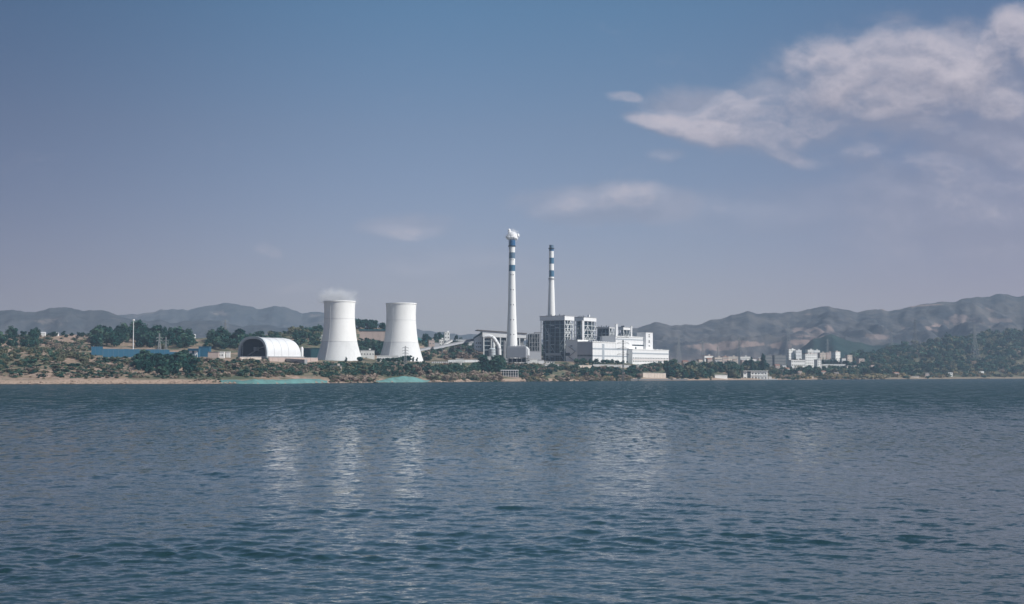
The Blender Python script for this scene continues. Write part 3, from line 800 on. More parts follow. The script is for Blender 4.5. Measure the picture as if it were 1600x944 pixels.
def stair_tower():
    t = pthing('stair_tower', 'white stair tower with three pairs of small windows at the block\'s right end', 'stair tower')
    X0, X1 = PF.X(1009.5, -5), PF.X(1020.3, -5); zt = PF.Z(520.2, X0, -5)
    MB().box(X0, X1, -5, 10, -4, zt).build('wall', M['panel'], t)
    MB().box(X0-.3, X1+.3, -5.3, 10.3, zt+.003, zt+.6).build('roof', M['whiteb'], t)
    W = window_mesh(3.6, 1.5)
    for py in (523.8, 526.8, 533.2, 535.4, 541.2):
        place('window', W, t, ((X0+X1)/2-.6, -5.02, PF.Z(py, X0, -5)))
stair_tower()

def long_wing():
    t = pthing('service_wing', 'low white wing stretching right, with a grey stripe and a row of windows', 'power station hall')
    X0, X1 = PF.X(988.2, -9), PF.X(1045, -9); zt = PF.Z(546.6, X0, -9)
    zb = PF.low((X0, X1), (-9, 12))
    MB().box(X0, X1, -9, 14, min(zb, -4), zt).build('wall', M['panel'], t)
    MB().box(X0-.3, X1+.5, -9.5, 14.4, zt+.003, zt+1.2).build('roof', M['whiteb'], t)
    MB().box(X0+.2, X1+.06, -9.3, -9.004, PF.Z(553, X0, -9), PF.Z(551, X0, -9)).build('grey_stripe', M['strip'], t)
    windows(t, X0+1, X1-1, 22, PF.Z(560.4, X0, -9), 1, 1, 2.6, 1.6, -9)
    windows(t, X0+1, X1-1, 22, PF.Z(565.2, X0, -9), 1, 1, 2.6, 1.4, -9)
    MB().box(X0+.3, X1, -9.25, -9.004, PF.Z(562.6, X0, -9), PF.Z(561.8, X0, -9)).build('pinkish_band', M['pink'], t)
    for k in range(9):
        x = X0+(X1-X0)*(k+.5)/9
        MB().box(x, x+2, 0, 3, zt+1.21, zt+2.4).build('roof_vent', M['whiteb'], t)
long_wing()
def low_annex():
    t = pthing('roof_annex', 'small grey and white roof storey between the boiler units', 'building')
    X0, X1 = PF.X(948.5, 20), PF.X(962.5, 20); zt = PF.Z(526, X0, 20)
    MB().box(X0, X1, 20, PF.Y(937.5, X0), 10, zt).build('wall', M['clad2'], t)
    MB().box(X0-.5, X1+.5, 19.5, 42, zt+.003, zt+.6).build('roof', M['roofg'], t)
    xo = PF.X(958.5, 20); MB().box(xo, xo+2.4, 19.5, 19.99, PF.Z(532, X0, 20), PF.Z(528, X0, 20)).build('dark_opening', M['dark'], t)
low_annex()

def boiler_house(label, pxl, pxc, pxr, top, fascia_bot, Y0, nx, ny, levels, dense=True, mast=False, bot=568, cap='white', side='frame', clad=None):
    X0 = PF.X(pxc, Y0); X1 = PF.X(pxr, Y0)
    Yb = PF.Y(pxl, X0); W = Yb-Y0; L = X1-X0
    ox, oy = PF.w(X0, Y0); zg = h1(ox, oy)
    t = thing('boiler_house', label, 'boiler house', (ox, oy, zg), PF.a, 'steel framed boiler houses in a row')
    Z = lambda py: zpy(py, oy)-zg
    zt, zf = Z(top), Z(fascia_bot)
    zb = -2
    # dark boiler within
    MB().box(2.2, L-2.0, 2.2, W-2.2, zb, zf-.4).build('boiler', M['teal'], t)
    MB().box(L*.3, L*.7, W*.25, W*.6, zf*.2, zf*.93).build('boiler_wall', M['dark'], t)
    # cap
    MB().box(-.8, L+.8, -.8, W+1.6, zf, zt).build('fascia', M['clad2' if cap != 'white' else 'panel'], t)
    MB().box(-1.2, L+1.2, -1.2, W+2.0, zt+.003, zt+.7).build('roof', M['roofg'], t)
    b = MB()
    for k in range(5): b.box(L*.2, L*.2+.8, W*(.1+.18*k), W*(.1+.18*k)+.8, zt+.7, zt+2+(k % 2))
    b.build('roof_vents', M['dark'], t)
    if mast:
        MB().box(L*.5, L*.5+2.5, 1, 4, zt+.71, zt+4.5).build('lift_head', M['panel'], t)
    cw = .9
    cxs = [L*i/(nx-1) for i in range(nx)]; cys = [W*i/(ny-1) for i in range(ny)]
    zs = [zf*k/levels for k in range(levels+1)]
    cm = MB().box(-cw/2, cw/2, -cw/2, cw/2, zb, zf-.003).mesh('column', M['wsteel']); cm2 = MB().box(-.3, .3, -.3, .3, zb, zf-.003).mesh('column', M['shade_steel'])
    for x in cxs: place('column', cm, t, (x, 0, 0))
    for y in cys[1:]: place('column', cm2, t, (0, y, 0))
    bx = MB().box(.6, L-.6, -.25, .25, -.3, .3).mesh('beam', M['wsteel']); by = MB().box(-.25, .25, .6, W-.4, -.25, .25).mesh('beam', M['shade_steel'])
    for z in zs[1:-1]:
        place('beam', bx, t, (0, 0, z)); place('beam', by, t, (0, 0, z))
        MB().box(1.6, L-1.2, 1.4, W-.8, z-.1, z+.1).build('floor', M['gsteel'], t)
    r = random.Random(int(pxc))
    for i in range(nx-1):
        for k in range(0, levels-1, 2):
            a, c_ = (cxs[i], cxs[i+1]) if (i+k//2) % 2 else (cxs[i+1], cxs[i])
            MB().bar((a, 0, zs[k]+.3), (c_, 0, zs[k+2]-.3), .6).build('brace', M['wsteel'], t)
            MB().bar((c_, 0, zs[k]+.3), (a, 0, zs[k+2]-.3), .6).build('brace', M['wsteel'], t) if nx > 2 and r.random() < .5 else None
    for i in range(ny-1):
        for k in range(0, levels-1, 2):
            if r.random() < .30:
                a, c_ = (cys[i], cys[i+1]) if r.random() < .5 else (cys[i+1], cys[i])
                MB().bar((-.05, a, zs[k]), (-.05, c_, zs[k+2]), .45).build('brace', M['steel'], t)
    if clad:
        for y0, y1, z0, z1, mat in clad:
            MB().box(-.7, -.42, W*y0, W*y1, zf*z0, zf*z1).build('cladding', M[mat], t)
    # pipes and landings seen through the frame
    for k in range(14):
        y = W*r.uniform(.05, .9); z = zf*r.uniform(.08, .92)
        MB().bar((.9, y, z), (.9, min(W-1, y+r.uniform(3, 9)), z), 1.0, .8).build('pipe', M['steel'], t)
    for k in range(3):
        y = W*r.uniform(.15, .85); MB().lathe([(.9, zf*.05), (.9, zf*r.uniform(.4, .9))], 10, 1.2, y).build('pipe', M['gsteel'], t, True)
    return t
boiler_house('largest, leftmost steel framed boiler house with a broad grey cap', 845.3, 882.3, 896.3, 493.8, 500.4, 60, 4, 6, 10, bot=566, clad=[(.15, .8, .14, .20, 'clad')])
boiler_house('second boiler house from the left, dark wall beside a thick white corner column', 897.5, 912, 931, 496, 501.6, 60, 4, 4, 9, mast=True)
boiler_house('third boiler house, low and dark blue green behind the grey roof storey', 930.5, 952, 961, 511.5, 513, 66, 3, 5, 6)
boiler_house('fourth boiler house, small and farthest right, with a pale cap', 968, 974, 985, 511.5, 515.5, 66, 3, 3, 6)
def corner_shaft(px0, px1, top, D, label):
    c = ground_at((px0+px1)/2, D); hw = (px1-px0)/2/FPX*D
    t = thing('corner_shaft', label, 'shaft', (c.x, c.y, zpy(560, D)), R(20))
    zt = zpy(top, D)-zpy(560, D)
    MB().box(-hw, hw, -hw, hw, -3, zt).build('wall', M['panel'], t); MB().box(-hw-.3, hw+.3, -hw-.3, hw+.3, zt+.003, zt+.7).build('cap', M['whiteb'], t)
corner_shaft(961.5, 965, 507, 2090, 'slim white shaft rising between the third and fourth boiler houses')
corner_shaft(985.5, 987.6, 510.5, 2130, 'thin white shaft at the right edge of the fourth boiler house')
corner_shaft(909.3, 912.6, 501.5, 2060, 'thick white corner shaft on the second boiler house')

# ------------------------------------------------------------------ grey duct house, steel frames between the chimneys
def duct_house():
    F = Frame(822, 1800, -8, zpy(561, 1800)); 
    X0 = F.X(792.5); t = F.thing('duct_house', 'grey ribbed duct casing on stilts below the left chimney', 'duct house')
    z0, z1 = F.Z(558.8), F.Z(541)
    c = 1.6
    MB().prism([(X0, z0), (0, z0), (0, z1-1), (-1.5, z1), (X0+c, z1), (X0, z1-1.4)], 0, 20).build('casing', M['clad'], t)
    F2 = F.X(824.6); MB().prism([(0.01, z0+.5), (F2, z0+3), (F2, z1-4), (.01, z1-1.2)], 1, 19).build('end_hood', M['clad2'], t)
    n = 26
    rib = MB().box(-.09, .09, -.16, -.003, z0+.1, z1-1.6).mesh('rib', M['clad'])
    for k in range(1, n): place('rib', rib, t, (X0-(X0)*k/n, 0, 0))
    for k in range(5):
        for y in (2, 17): MB().box(X0*(1-k/4.0)-.5 if k else X0, X0*(1-k/4.0)+.5 if k else X0+1, y, y+1, -5, z0-.003).build('leg', M['conc'], t)
    MB().box(X0+1, -1, 4, 14, -4, z0-1).build('undercroft', M['dark'], t)
    b = MB()
    for k in range(8): b.box(X0*.85*(1-k/8), X0*.85*(1-k/8)+.7, 3, 4, z1, z1+1.3)
    b.build('roof_vents', M['wsteel'], t)
duct_house()
def open_frame(name, label, pxa, pxb, top, D, yaw, dep, nx, nz, base_py, mat='steel', core='dark', cat='steel frame', floors=True, roof=None):
    F = Frame(pxa, D, yaw, zpy(base_py, D)); L = F.X(pxb); t = F.thing(name, label, cat)
    zt = F.Z(top); b0 = F.low((0, L), (0, dep))
    if core: MB().box(1.2, L-1.2, 1.5, dep-1, b0, zt-1).build('machinery', M[core], t)
    cm = MB().box(-.4, .4, -.4, .4, b0, zt).mesh('column', M[mat])
    for i in range(nx):
        for y in (0, dep): place('column', cm, t, (L*i/(nx-1), y, 0))
    bm_ = MB().box(.4, L-.4, -.28, .28, -.35, .35).mesh('beam', M[mat])
    for k in range(1, nz+1): place('beam', bm_, t, (0, 0, zt*k/nz-.4))
    for i in range(nx-1):
        for k in range(nz):
            if (i+k) % 2 == 0: MB().bar((L*i/(nx-1), 0, zt*k/nz), (L*(i+1)/(nx-1), 0, zt*(k+1)/nz-.5), .35).build('brace', M[mat], t)
    if roof: MB().box(-.8, L+.8, -.8, dep+.8, zt+.003, zt+.8).build('roof', M[roof], t)
    return t, F, L, zt
open_frame('precipitator_frame', 'open grey steel frame with dark filters between the two chimneys', 827, 844.5, 521, 1960, 10, 20, 5, 6, 562, 'gsteel', 'dark', 'steel frame')
house('filter_house', 'grey lower filter casing in front of the open steel frame', 'filter house', 0, 826, 845, 549, 1925, 8, 'clad', 'clad', depth=8, parapet=None)
house('filter_block', 'plain grey block at the foot of the largest boiler house', 'building', 0, 836, 846, 519.6, 2010, 5, 'clad', 'roofg', depth=12, parapet=None)

# ------------------------------------------------------------------ coal bunker with the sweeping roof, and its ducts
def bunker():
    D = Dsolve(780, 560.5); F = Frame(754, D, 8, zpy(562, D)); t = F.thing('bunker_hall', 'white bunker hall with thin brown overhanging roof, left of the chimneys', 'bunker hall')
    L = F.X(822.5); dep = 30
    z = lambda p, px=754: F.Z(p, F.X(px))
    # roof: thin slab falling to the right, jutting out to the left
    xl = F.X(746); MB().prism([(xl, z(515.2)), (L+.8, z(520.6, 822)), (L+.8, z(521.6, 822)), (xl, z(516.4))], -1.5, dep+1).build('roof', M['roof'], t)
    MB().prism([(0, z(526.6)), (L, z(528.5, 822)), (L, z(521.8, 822)), (0, z(517.4))], 0, dep).build('upper_wall', M['panel'], t)
    # lower level: dark open bays with white pillars
    MB().box(2, L-14, 3, dep, -6, z(527)).build('dark_bays', M['teal'], t)
    for px in (756, 768, 782, 792, 803, 812): 
        x = F.X(px); MB().box(x-.8, x+.8, .2, 1.8, -6, z(526.8, px)).build('pillar', M['wsteel'], t)
    for py in (533, 540, 547): MB().box(2, L-15, .8, 1.4, z(py)-.35, z(py)+.35).build('beam', M['steel'], t)
    x0, x1 = F.X(811), F.X(821.6); MB().box(x0, x1, 1, dep-2, z(532, 811), z(528.4, 811)).build('end_wall', M['panel'], t)
    MB().box(F.X(813), F.X(819), .3, .99, z(533, 811), z(529, 811)).build('dark_opening', M['dark'], t)
    MB().box(x0, x1-3, 2, 14, -6, z(533, 811)).build('end_annex', M['gsteel'], t)
bunker()
def transfer_house():
    D = Dsolve(747, 557); F = Frame(741, D, 4, zpy(560, D)); t = F.thing('transfer_house', 'white transfer house with slanting dark roof at the conveyor head', 'transfer house')
    z = F.Z; x1 = F.X(754.5)
    MB().prism([(0, z(546)), (x1, z(551)), (x1, z(521)), (F.X(752), z(520)), (0, z(530))], 0, 12).build('wall', M['panel'], t)
    MB().prism([(-1.0, z(527.4)), (F.X(752.5), z(518.6)), (x1+.5, z(520.4)), (x1+.5, z(521.6)), (F.X(752), z(522.6)), (-1, z(529.8))], -1, 13).build('roof', M['tealroof'], t)
    for px in (742.5, 748, 753): x = F.X(px); MB().box(x-.5, x+.5, .5, 1.5, -4, z(547)).build('pillar', M['wsteel'], t)
    W = window_mesh(1.6, 1.6)
    for px in (744.5, 748, 751):
        for py in (537, 543): place('window', W, t, (F.X(px), -.02, z(py)))
transfer_house()
def tube_path(pts, r, n=14):
    b = MB(); rings = []
    for i, p in enumerate(pts):
        p = Vector(p); d = (Vector(pts[min(i+1, len(pts)-1)])-Vector(pts[max(i-1, 0)])).normalized()
        s_ = d.cross(Vector((0, 1, 0))).normalized(); u = s_.cross(d)
        rings += [p+(s_*math.cos(2*math.pi*k/n)+u*math.sin(2*math.pi*k/n))*r for k in range(n)]
    fs = [(i*n+k, (i+1)*n+k, (i+1)*n+(k+1) % n, i*n+(k+1) % n) for i in range(len(pts)-1) for k in range(n)]
    fs += [tuple(range(n)), tuple((len(pts)-1)*n+k for k in range(n))[::-1]]
    return b.add(rings, fs)
def flue():
    D = Dsolve(775, 562.5); c = ground_at(775, D); t = thing('flue_duct', 'thick pale flue duct arching down in front of the bunker hall', 'duct', (c.x, c.y, c.z))
    P = lambda px, py: (px2uv(px, HOR)[0]*D-c.x, 0, zpy(py, D)-c.z)
    pts = [P(757, 526), P(764, 525.4), P(769, 526.6), P(772.5, 530), P(775.5, 535), P(778.5, 539.5), P(780, 545), P(780.5, 556)]
    tube_path(pts, 2.7).build('duct', M['clad2'], t, True)
    for k in (2, 4, 6):
        a, b_ = Vector(pts[k]), Vector(pts[k])+ (Vector(pts[k+1])-Vector(pts[k])).normalized()*.6
        tube_path([a, b_], 3.0).build('flange', M['gsteel'], t)
    MB().box(-.8, .8, -.8, .8, -3, 14).build('support', M['gsteel'], t)
flue()
def silo(px, D, r, top, base_py, label, mat='wsteel'):
    c = ground_at(px, D); t = thing('silo', label, 'silo', (c.x, c.y, zpy(base_py, D)))
    S = D/FPX; r *= S; zt = (base_py-top)*S
    MB().lathe([(r, -3), (r, zt), (r*.5, zt+r*.3), (.1, zt+r*.35)], 28).build('tank', M[mat], t, True)
    for k in (.3, .6, .9): MB().lathe([(r+.02, zt*k-.2), (r+.25, zt*k-.2), (r+.25, zt*k+.2), (r+.02, zt*k+.2)], 28, cap=False).build('hoop', M['gsteel'], t)
    b = MB(); b.bar((-r*.7, -r*.8, 0), (-r*.7, -r*.8, zt), .3); b.build('ladder', M['gsteel'], t)
silo(769, Dsolve(769, 562), 5.2, 545.5, 559, 'broad silver silo under the arching flue duct', 'steel')
silo(771, Dsolve(771, 561.5), 2.6, 531.5, 559, 'slim white silo behind the arching flue duct')
silo(788, Dsolve(788, 561.5), 2.2, 533, 559, 'slim grey silo tucked beside the left chimney', 'gsteel')

# ------------------------------------------------------------------ coal conveyor and its stations
def conveyor(label, a, b_, D, n, w=3.4, h=3.0, mat='clad'):
    pa, pb = Vector(ray(*a, Dsolve(a[0], D))), Vector(ray(*b_, Dsolve(b_[0], D))); t = thing('conveyor_gallery', label, 'conveyor', (pa.x, pa.y, h1(pa.x, pa.y)))
    o = Vector(t.location); pa -= o; pb -= o
    MB().bar(pa, pb, w, h).build('gallery', M[mat], t)
    up = Vector((0, 0, h/2+.25)); MB().bar(pa+up, pb+up, w+.8, .45).build('roof', M['roofg'], t)
    for k in range(n):
        f = (k+.5)/n; p = pa.lerp(pb, f); g0 = h1(o.x+p.x, o.y+p.y)-o.z-1
        bb = MB()
        for s_ in (-1, 1): bb.bar((p.x, p.y+s_*2.4, g0), (p.x, p.y+s_*1.2, p.z-h/2), .5)
        bb.bar((p.x, p.y-2, (g0+p.z)/2), (p.x, p.y+2, (g0+p.z)/2), .35)
        bb.build('trestle', M['gsteel'], t)
    k = MB()
    for i in range(24):
        p = pa.lerp(pb, (i+.5)/24); k.box(p.x-.7, p.x+.7, p.y-w/2-.08, p.y-w/2-.01, p.z-.2, p.z+.7)
    k.build('window_strip', M['glass'], t)
conveyor('long coal conveyor gallery climbing right to the transfer house', (676, 544.5), (744, 530.5), 554, 7)
conveyor('short conveyor gallery sloping up behind the right cooling tower', (645, 549.5), (671, 544), 555, 3)
house('crusher_house', 'small white crusher house at the low end of the conveyor', 'building', 0, 670, 679, 532, 551, 12, 'pink', 'roofg', (2, 2, 1.6, 1.6), depth=9)
house('screen_house', 'white cube house between crusher house and tall white tower', 'building', 0, 686.5, 693, 530.5, 546, 12, 'whiteb', 'roofg', (2, 2, 1.6, 1.6), depth=8)
house('conveyor_tower', 'tall white tower block above the conveyor stations', 'tower', 0, 694.5, 702.5, 519.5, 542, 14, 'whiteb', 'whiteb', (2, 4, 1.6, 1.8), depth=8)
house('link_house', 'low grey linking house between the small white stations', 'building', 0, 678.5, 687, 536, 549, 12, 'clad', 'roofg', depth=7, parapet=None)
conveyor('short steep white conveyor below the tall conveyor tower', (692, 539), (706, 532), 549, 2, 3, 2.6, 'panel')
house('belt_shed', 'white low belt shed right of the tall conveyor tower', 'building', 0, 712, 740, 530.3, 542, 3, 'clad2', 'clad', (12, 1, 1.8, 1.2), depth=6, parapet=None)
# ------------------------------------------------------------------ other works buildings
# lakeward of the towers and halls
house('coal_shed', 'long grey factory shed with dark eaves, between the two cooling towers', 'shed', 0, 561.5, 606, 516.8, 540, 4, 'pink', 'tealroof', depth=24, parapet=None, over=.8, rthick=2.0)
house('dark_shed', 'low dark green shed left of the left cooling tower', 'shed', 0, 474, 501, 544.5, 561, 6, 'tealroof', 'tealroof', depth=16, parapet=None)
house('cream_hut', 'white two-window hut right behind the dark green shed', 'hut', 0, 497.5, 505, 526, 538, 5, 'whiteb', 'roofg', (2, 1, 1.6, 1.6), depth=6)
house('pump_house', 'cream pump house among the trees below the left cooling tower', 'hut', 0, 516.5, 534, 572, 579, 8, 'cream', 'roofg', depth=6)
house('switch_room', 'white low house with chimney pots between the cooling towers', 'building', 0, 563, 585, 547.6, 560, 6, 'whiteb', 'roofg', (5, 1, 1.4, 1.4), depth=8)
house('workshop', 'white workshop with five small windows before the right cooling tower', 'building', 0, 588.5, 622, 556.3, 566, 5, 'whiteb', 'whiteb', (8, 1, 1.7, 1.5), depth=8, parapet=None)
house('white_shed', 'white container-like shed on the terrace left of the grey duct casing', 'shed', 0, 752.5, 772, 557.2, 566.5, -4, 'whiteb', 'whiteb', depth=8, parapet=None)
house('terrace_shed', 'long thin white terrace shed, left of the white container-like shed', 'shed', 0, 712, 724, 561.2, 567.5, 4, 'whiteb', 'whiteb', depth=5, parapet=None)
house('canteen', 'long low building with a row of windows below the grey duct casing', 'building', 0, 790, 828, 561.2, 568.5, 3, 'clad2', 'roofg', (11, 1, 1.7, 1.4), depth=8, parapet=None)
house('white_garage', 'white garage at the right end of the long low building', 'garage', 0, 828.3, 840, 561.5, 569, 3, 'whiteb', 'whiteb', depth=8, parapet=None)
house('gate_house', 'pale low gate house at the foot of the largest boiler house', 'building', 0, 841, 850, 563, 569, 3, 'clad2', 'roofg', depth=6, parapet=None)
house('guard_hut', 'small white hut right of the gate house', 'hut', 0, 850.8, 866, 565, 570, 3, 'whiteb', 'roofg', (4, 1, 1.6, 1.4), depth=6, parapet=None)
house('grey_depot', 'long grey depot beside the blue building, left of the arched hall', 'building', 0, 324.5, 341, 550.5, 560, 4, 'pink', 'roof', depth=8, parapet=None)
house('white_depot', 'white block at the right end of the grey depot', 'building', 0, 340.5, 349.5, 550.2, 560, 4, 'whiteb', 'whiteb', (2, 1, 1.4, 1.2), depth=8, parapet=None)
house('white_box', 'small bright white box between the grey depot and arched hall', 'hut', 0, 352.5, 358.8, 550.3, 559, 4, 'whiteb', 'whiteb', depth=5, parapet=None)

# blue works on the left
def blue_works():
    house('blue_hall', 'blue metal building with pale doors at the right end of the blue fence', 'building', 0, 310, 327, 542.2, 558, 5, 'blue', 'blue', depth=14, parapet=None)
    t, F, L, W, zt = house('blue_annex', 'lower blue building with white doors left of the blue hall', 'building', 0, 293, 310, 545.5, 558, 5, 'blue', 'blue', depth=12, parapet=None)
    for k, w_ in ((.25, 3.2), (.75, 3.2)):
        MB().box(L*k-w_/2, L*k+w_/2, -.2, -.003, zt*.3, zt*.78).build('shutter', M['clad2'], t)
    for k in range(5): MB().box(L*(.1+.2*k)-.3, L*(.1+.2*k)+.3, -1.6, -1.0, -2, zt*.35).build('pillar', M['wsteel'], t)
    MB().box(-.4, L+.4, -2.2, -.21, zt*.80, zt*.86).build('canopy', M['blue'], t)
blue_works()
def sheet_fence(label, pxa, pxb, topa, topb, D, Db):
    a, b_ = ray(pxa, topa, D), ray(pxb, topb, Db); n = max(3, int((pxb-pxa)/8)); t = thing('sheet_fence', label, 'fence', (a.x, a.y, h1(a.x, a.y)), 0, 'blue sheet metal fences')
    o = Vector(t.location)
    for i in range(n):
        p, q_ = a.lerp(b_, i/n), a.lerp(b_, (i+1)/n); lo = min(h1(p.x, p.y), h1(q_.x, q_.y))-1
        d = (q_-p); d.z = 0; L = d.length; yaw = math.atan2(d.y, d.x)
        zt = p.z+random.uniform(-.12, .12)
        MB().box(.06, L-.06, -.08, .08, lo-o.z, zt-o.z).build('panel', M['blue'], t, loc=(p.x-o.x, p.y-o.y, 0), rz=yaw)
        MB().box(-.14, .14, -.2, .2, lo-o.z-1, zt+.3-o.z).build('post', M['gblue'], t, loc=(p.x-o.x, p.y-o.y, 0), rz=yaw)
sheet_fence('tall blue sheet metal fence, leftmost stretch by the sandy slope', 143, 161, 541.5, 541.8, Dsolve(150, 556), Dsolve(150, 556)+4)
sheet_fence('long blue sheet metal fence under the dark trees', 161, 265, 545, 546.5, Dsolve(265, 558)-22, Dsolve(265, 558)+6)
sheet_fence('lower blue sheet metal fence joining the blue annex', 265, 293, 550, 551, Dsolve(265, 558.5)+4, Dsolve(265, 558.5)+12)

# pylons --------------------------------------------------------------
def lattice(b, w0, w1, z0, z1, n, th):
    for k in range(n+1):
        f = k/n; w = w0+(w1-w0)*f; z = z0+(z1-z0)*f
        if k < n:
            f2 = (k+1)/n; wn = w0+(w1-w0)*f2; zn = z0+(z1-z0)*f2
            for sx, sy, tx, ty in ((-1, -1, 1, -1), (1, -1, 1, 1), (1, 1, -1, 1), (-1, 1, -1, -1)):
                b.bar((sx*w, sy*w, z), (tx*wn, ty*wn, zn), th*.6); b.bar((tx*w, ty*w, z), (sx*wn, sy*wn, zn), th*.6)
                b.bar((sx*w, sy*w, z), (sx*wn, sy*wn, zn), th)
                b.bar((sx*w, sy*w, z), (tx*w, ty*w, z), th*.5)
PYL = {}
def pylon(px, D, top, label, kind='lattice', base=None, mat='gsteel', rz=.3, arms=3, group=None, th=.32):
    c = ground_at(px, D); zt = zpy(top, D)-c.z
    t = thing('transmission_pylon', label, 'pylon', (c.x, c.y, c.z), rz, group)
    key = (round(zt/2), kind, mat, arms, th)
    if key not in PYL:
        b = MB(); h = round(zt/2)*2
        if kind == 'lattice': lattice(b, h*.11, h*.028, -1.5, h*.62, 7, th); lattice(b, h*.028, h*.018, h*.62, h, 6, th*.8)
        else:
            lattice(b, .9, .6, -1.5, h, 16, th)
        arm = MB(); aw = h*.14
        for s_ in (-1, 1):
            arm.bar((0, 0, 0), (s_*aw, 0, 0), th*1.1); arm.bar((0, 0, h*.045), (s_*aw, 0, 0), th*.8); arm.bar((s_*aw, 0, 0), (s_*aw, 0, -1.6), .22)
        PYL[key] = (b.mesh('tower', M[mat]), arm.mesh('cross_arm', M[mat]), h)
    tw, am, h = PYL[key]
    place('tower', tw, t)
    for k in range(arms): place('cross_arm', am, t, (0, 0, h*(.66+.13*k)))
    return t
pylon(633.5, 1600, 540.5, 'slim lattice pylon standing in front of the right cooling tower', rz=.15)
pylon(973.5, 1790, 531.5, 'tall dark mast pylon in front of the long white turbine hall', 'mast', rz=.1, arms=4, mat='dconc', th=.3)
pylon(249, 1560, 521, 'left lattice gantry pylon behind the blue fence', rz=.5, arms=2)
pylon(259.5, 1540, 527, 'right lattice gantry pylon behind the blue fence', rz=.1, arms=2)
pylon(352, 1900, 500, 'lattice pylon rising from the trees left of the arched hall', rz=.4)
pylon(1523, 3020, 507, 'large lattice pylon standing on the wooded hillside at right', rz=.2, th=.42)
pylon(1430, 3150, 500, 'dark lattice pylon on the skyline of the wooded hillside', rz=.6, th=.36, mat='dconc')
for i, (px, top, D, lb) in enumerate([(1060.5, 525, 3000, 'faint lattice pylon on the plain behind the service wing'), (1098, 532, 3000, 'faint lattice pylon left of the far pale town blocks'), (1121, 541, 2900, 'short faint pylon above the long row of town blocks'), (1155, 527, 3100, 'faint lattice pylon behind the middle of the town'), (1164, 524, 3100, 'taller faint lattice pylon behind the middle of the town'), (1232, 504, 3600, 'hazy pylon on the hillside above the town tower blocks'), (1293, 530, 3500, 'hazy pylon before the dark wooded spur'), (1393, 515, 3500, 'hazy pylon right of the dark wooded spur')]):
    pylon(px, D, top, lb, rz=.2+.3*i, th=.28, group='faint pylons behind the town')
def mast(px, D, top, label, r=.5):
    c = ground_at(px, D); t = thing('white_mast', label, 'mast', (c.x, c.y, c.z)); z = zpy(top, D)-c.z
    MB().lathe([(r*1.3, -1), (r, z*.5), (r*.8, z)], 12).build('pole', M['clad2'], t, True)
    MB().lathe([(.3, z), (1.5, z+.3), (1.5, z+1.6), (.3, z+2)], 12).build('head', M['whiteb'], t, True)
mast(208.3, 1700, 501.5, 'slender white mast between two dark clumps of trees at left')

# ------------------------------------------------------------------ walls, ramps and the shore
def wall_run(name, label, cat, pts, mat, th=1.0, panels=0, D=None, cope='roofg', hmin=None):
    """pts: px, top row, bottom row, depth"""
    pts = [(p[0], p[1], p[2], Dsolve(p[0], p[2])) for p in pts]
    P = [ray(p[0], p[1], p[3]) for p in pts]
    t = thing(name, label, cat, (P[0].x, P[0].y, h1(P[0].x, P[0].y))); o = Vector(t.location)
    for i in range(len(P)-1):
        n = max(1, panels); 
        for k in range(n):
            p, q_ = P[i].lerp(P[i+1], k/n), P[i].lerp(P[i+1], (k+1)/n)
            lo = min(zpy(pts[i][2], pts[i][3]), h1(p.x, p.y))-1
            d = q_-p; d.z = 0; yaw = math.atan2(d.y, d.x); L = d.length; gp = .12 if n > 1 else 0
            off = random.uniform(-.12, .12) if n > 1 else 0
            MB().add([(gp, -th/2+off, lo-o.z), (L-gp, -th/2+off, lo-o.z), (L-gp, th/2, lo-o.z), (gp, th/2, lo-o.z), (gp, -th/2+off, p.z-o.z), (L-gp, -th/2+off, q_.z-o.z), (L-gp, th/2, q_.z-o.z), (gp, th/2, p.z-o.z)],
              [(0, 3, 2, 1), (4, 5, 6, 7), (0, 1, 5, 4), (1, 2, 6, 5), (2, 3, 7, 6), (3, 0, 4, 7)]).build('panel' if n > 1 else 'wall', M[mat], t, loc=(p.x-o.x, p.y-o.y, 0), rz=yaw)
            if n > 1 and k: MB().box(-.35, .35, -th/2-.25, th/2, lo-o.z, p.z-o.z+.1).build('pier', M[mat], t, loc=(p.x-o.x, p.y-o.y, 0), rz=yaw)
        d = P[i+1]-P[i]
        MB().bar(P[i]-o+Vector((0, 0, .25)), P[i+1]-o+Vector((0, 0, .25)), th+.5, .4).build('coping', M[cope], t)
    return t
wall_run('retaining_wall', 'cream retaining wall under the dark mouth of the arched hall', 'wall', [(374, 558, 566, 1500), (408, 558, 567, 1510)], 'cream', 1, 4)
wall_run('retaining_wall', 'long mottled retaining wall below the white side of the arched hall', 'wall', [(420, 558.2, 565, 1515), (496, 559.5, 565, 1560)], 'pink', 1, 6)
wall_run('access_ramp', 'straight grey ramp running down to the right below the arched hall', 'ramp', [(423, 558.8, 562, 1500), (478, 569.6, 573, 1450)], 'conc', 3)
wall_run('retaining_wall', 'cream retaining wall before the grey end of the turbine hall', 'wall', [(886, 571, 577, 1800), (926, 571, 576.5, 1815)], 'cream', 1, 5)
wall_run('terrace_wall', 'long low pale terrace wall in front of the turbine hall', 'wall', [(926, 569.6, 574, 1830), (1028, 571.5, 576, 1860)], 'conc', 1, 9)
wall_run('terrace_wall', 'low grey terrace wall below the boiler house', 'wall', [(842, 569.5, 573, 1730), (886, 570.5, 574, 1760)], 'conc', 1, 5)
wall_run('terrace_wall', 'white edged terrace wall between conveyor and white shed', 'wall', [(700, 562.8, 566, 1690), (752, 562.3, 566, 1700)], 'clad2', .8, 6)
wall_run('quay_wall', 'pale panelled quay wall near the water below the service wing', 'wall', [(1004, 583, 590, 1850), (1040, 583.5, 591, 1862)], 'cream', 1.2, 8)
wall_run('embankment_wall', 'low dark wall along the shore below the service wing', 'wall', [(985, 592.6, 595, 1838), (1075, 592.6, 594.5, 1868)], 'dconc', 1, 0)
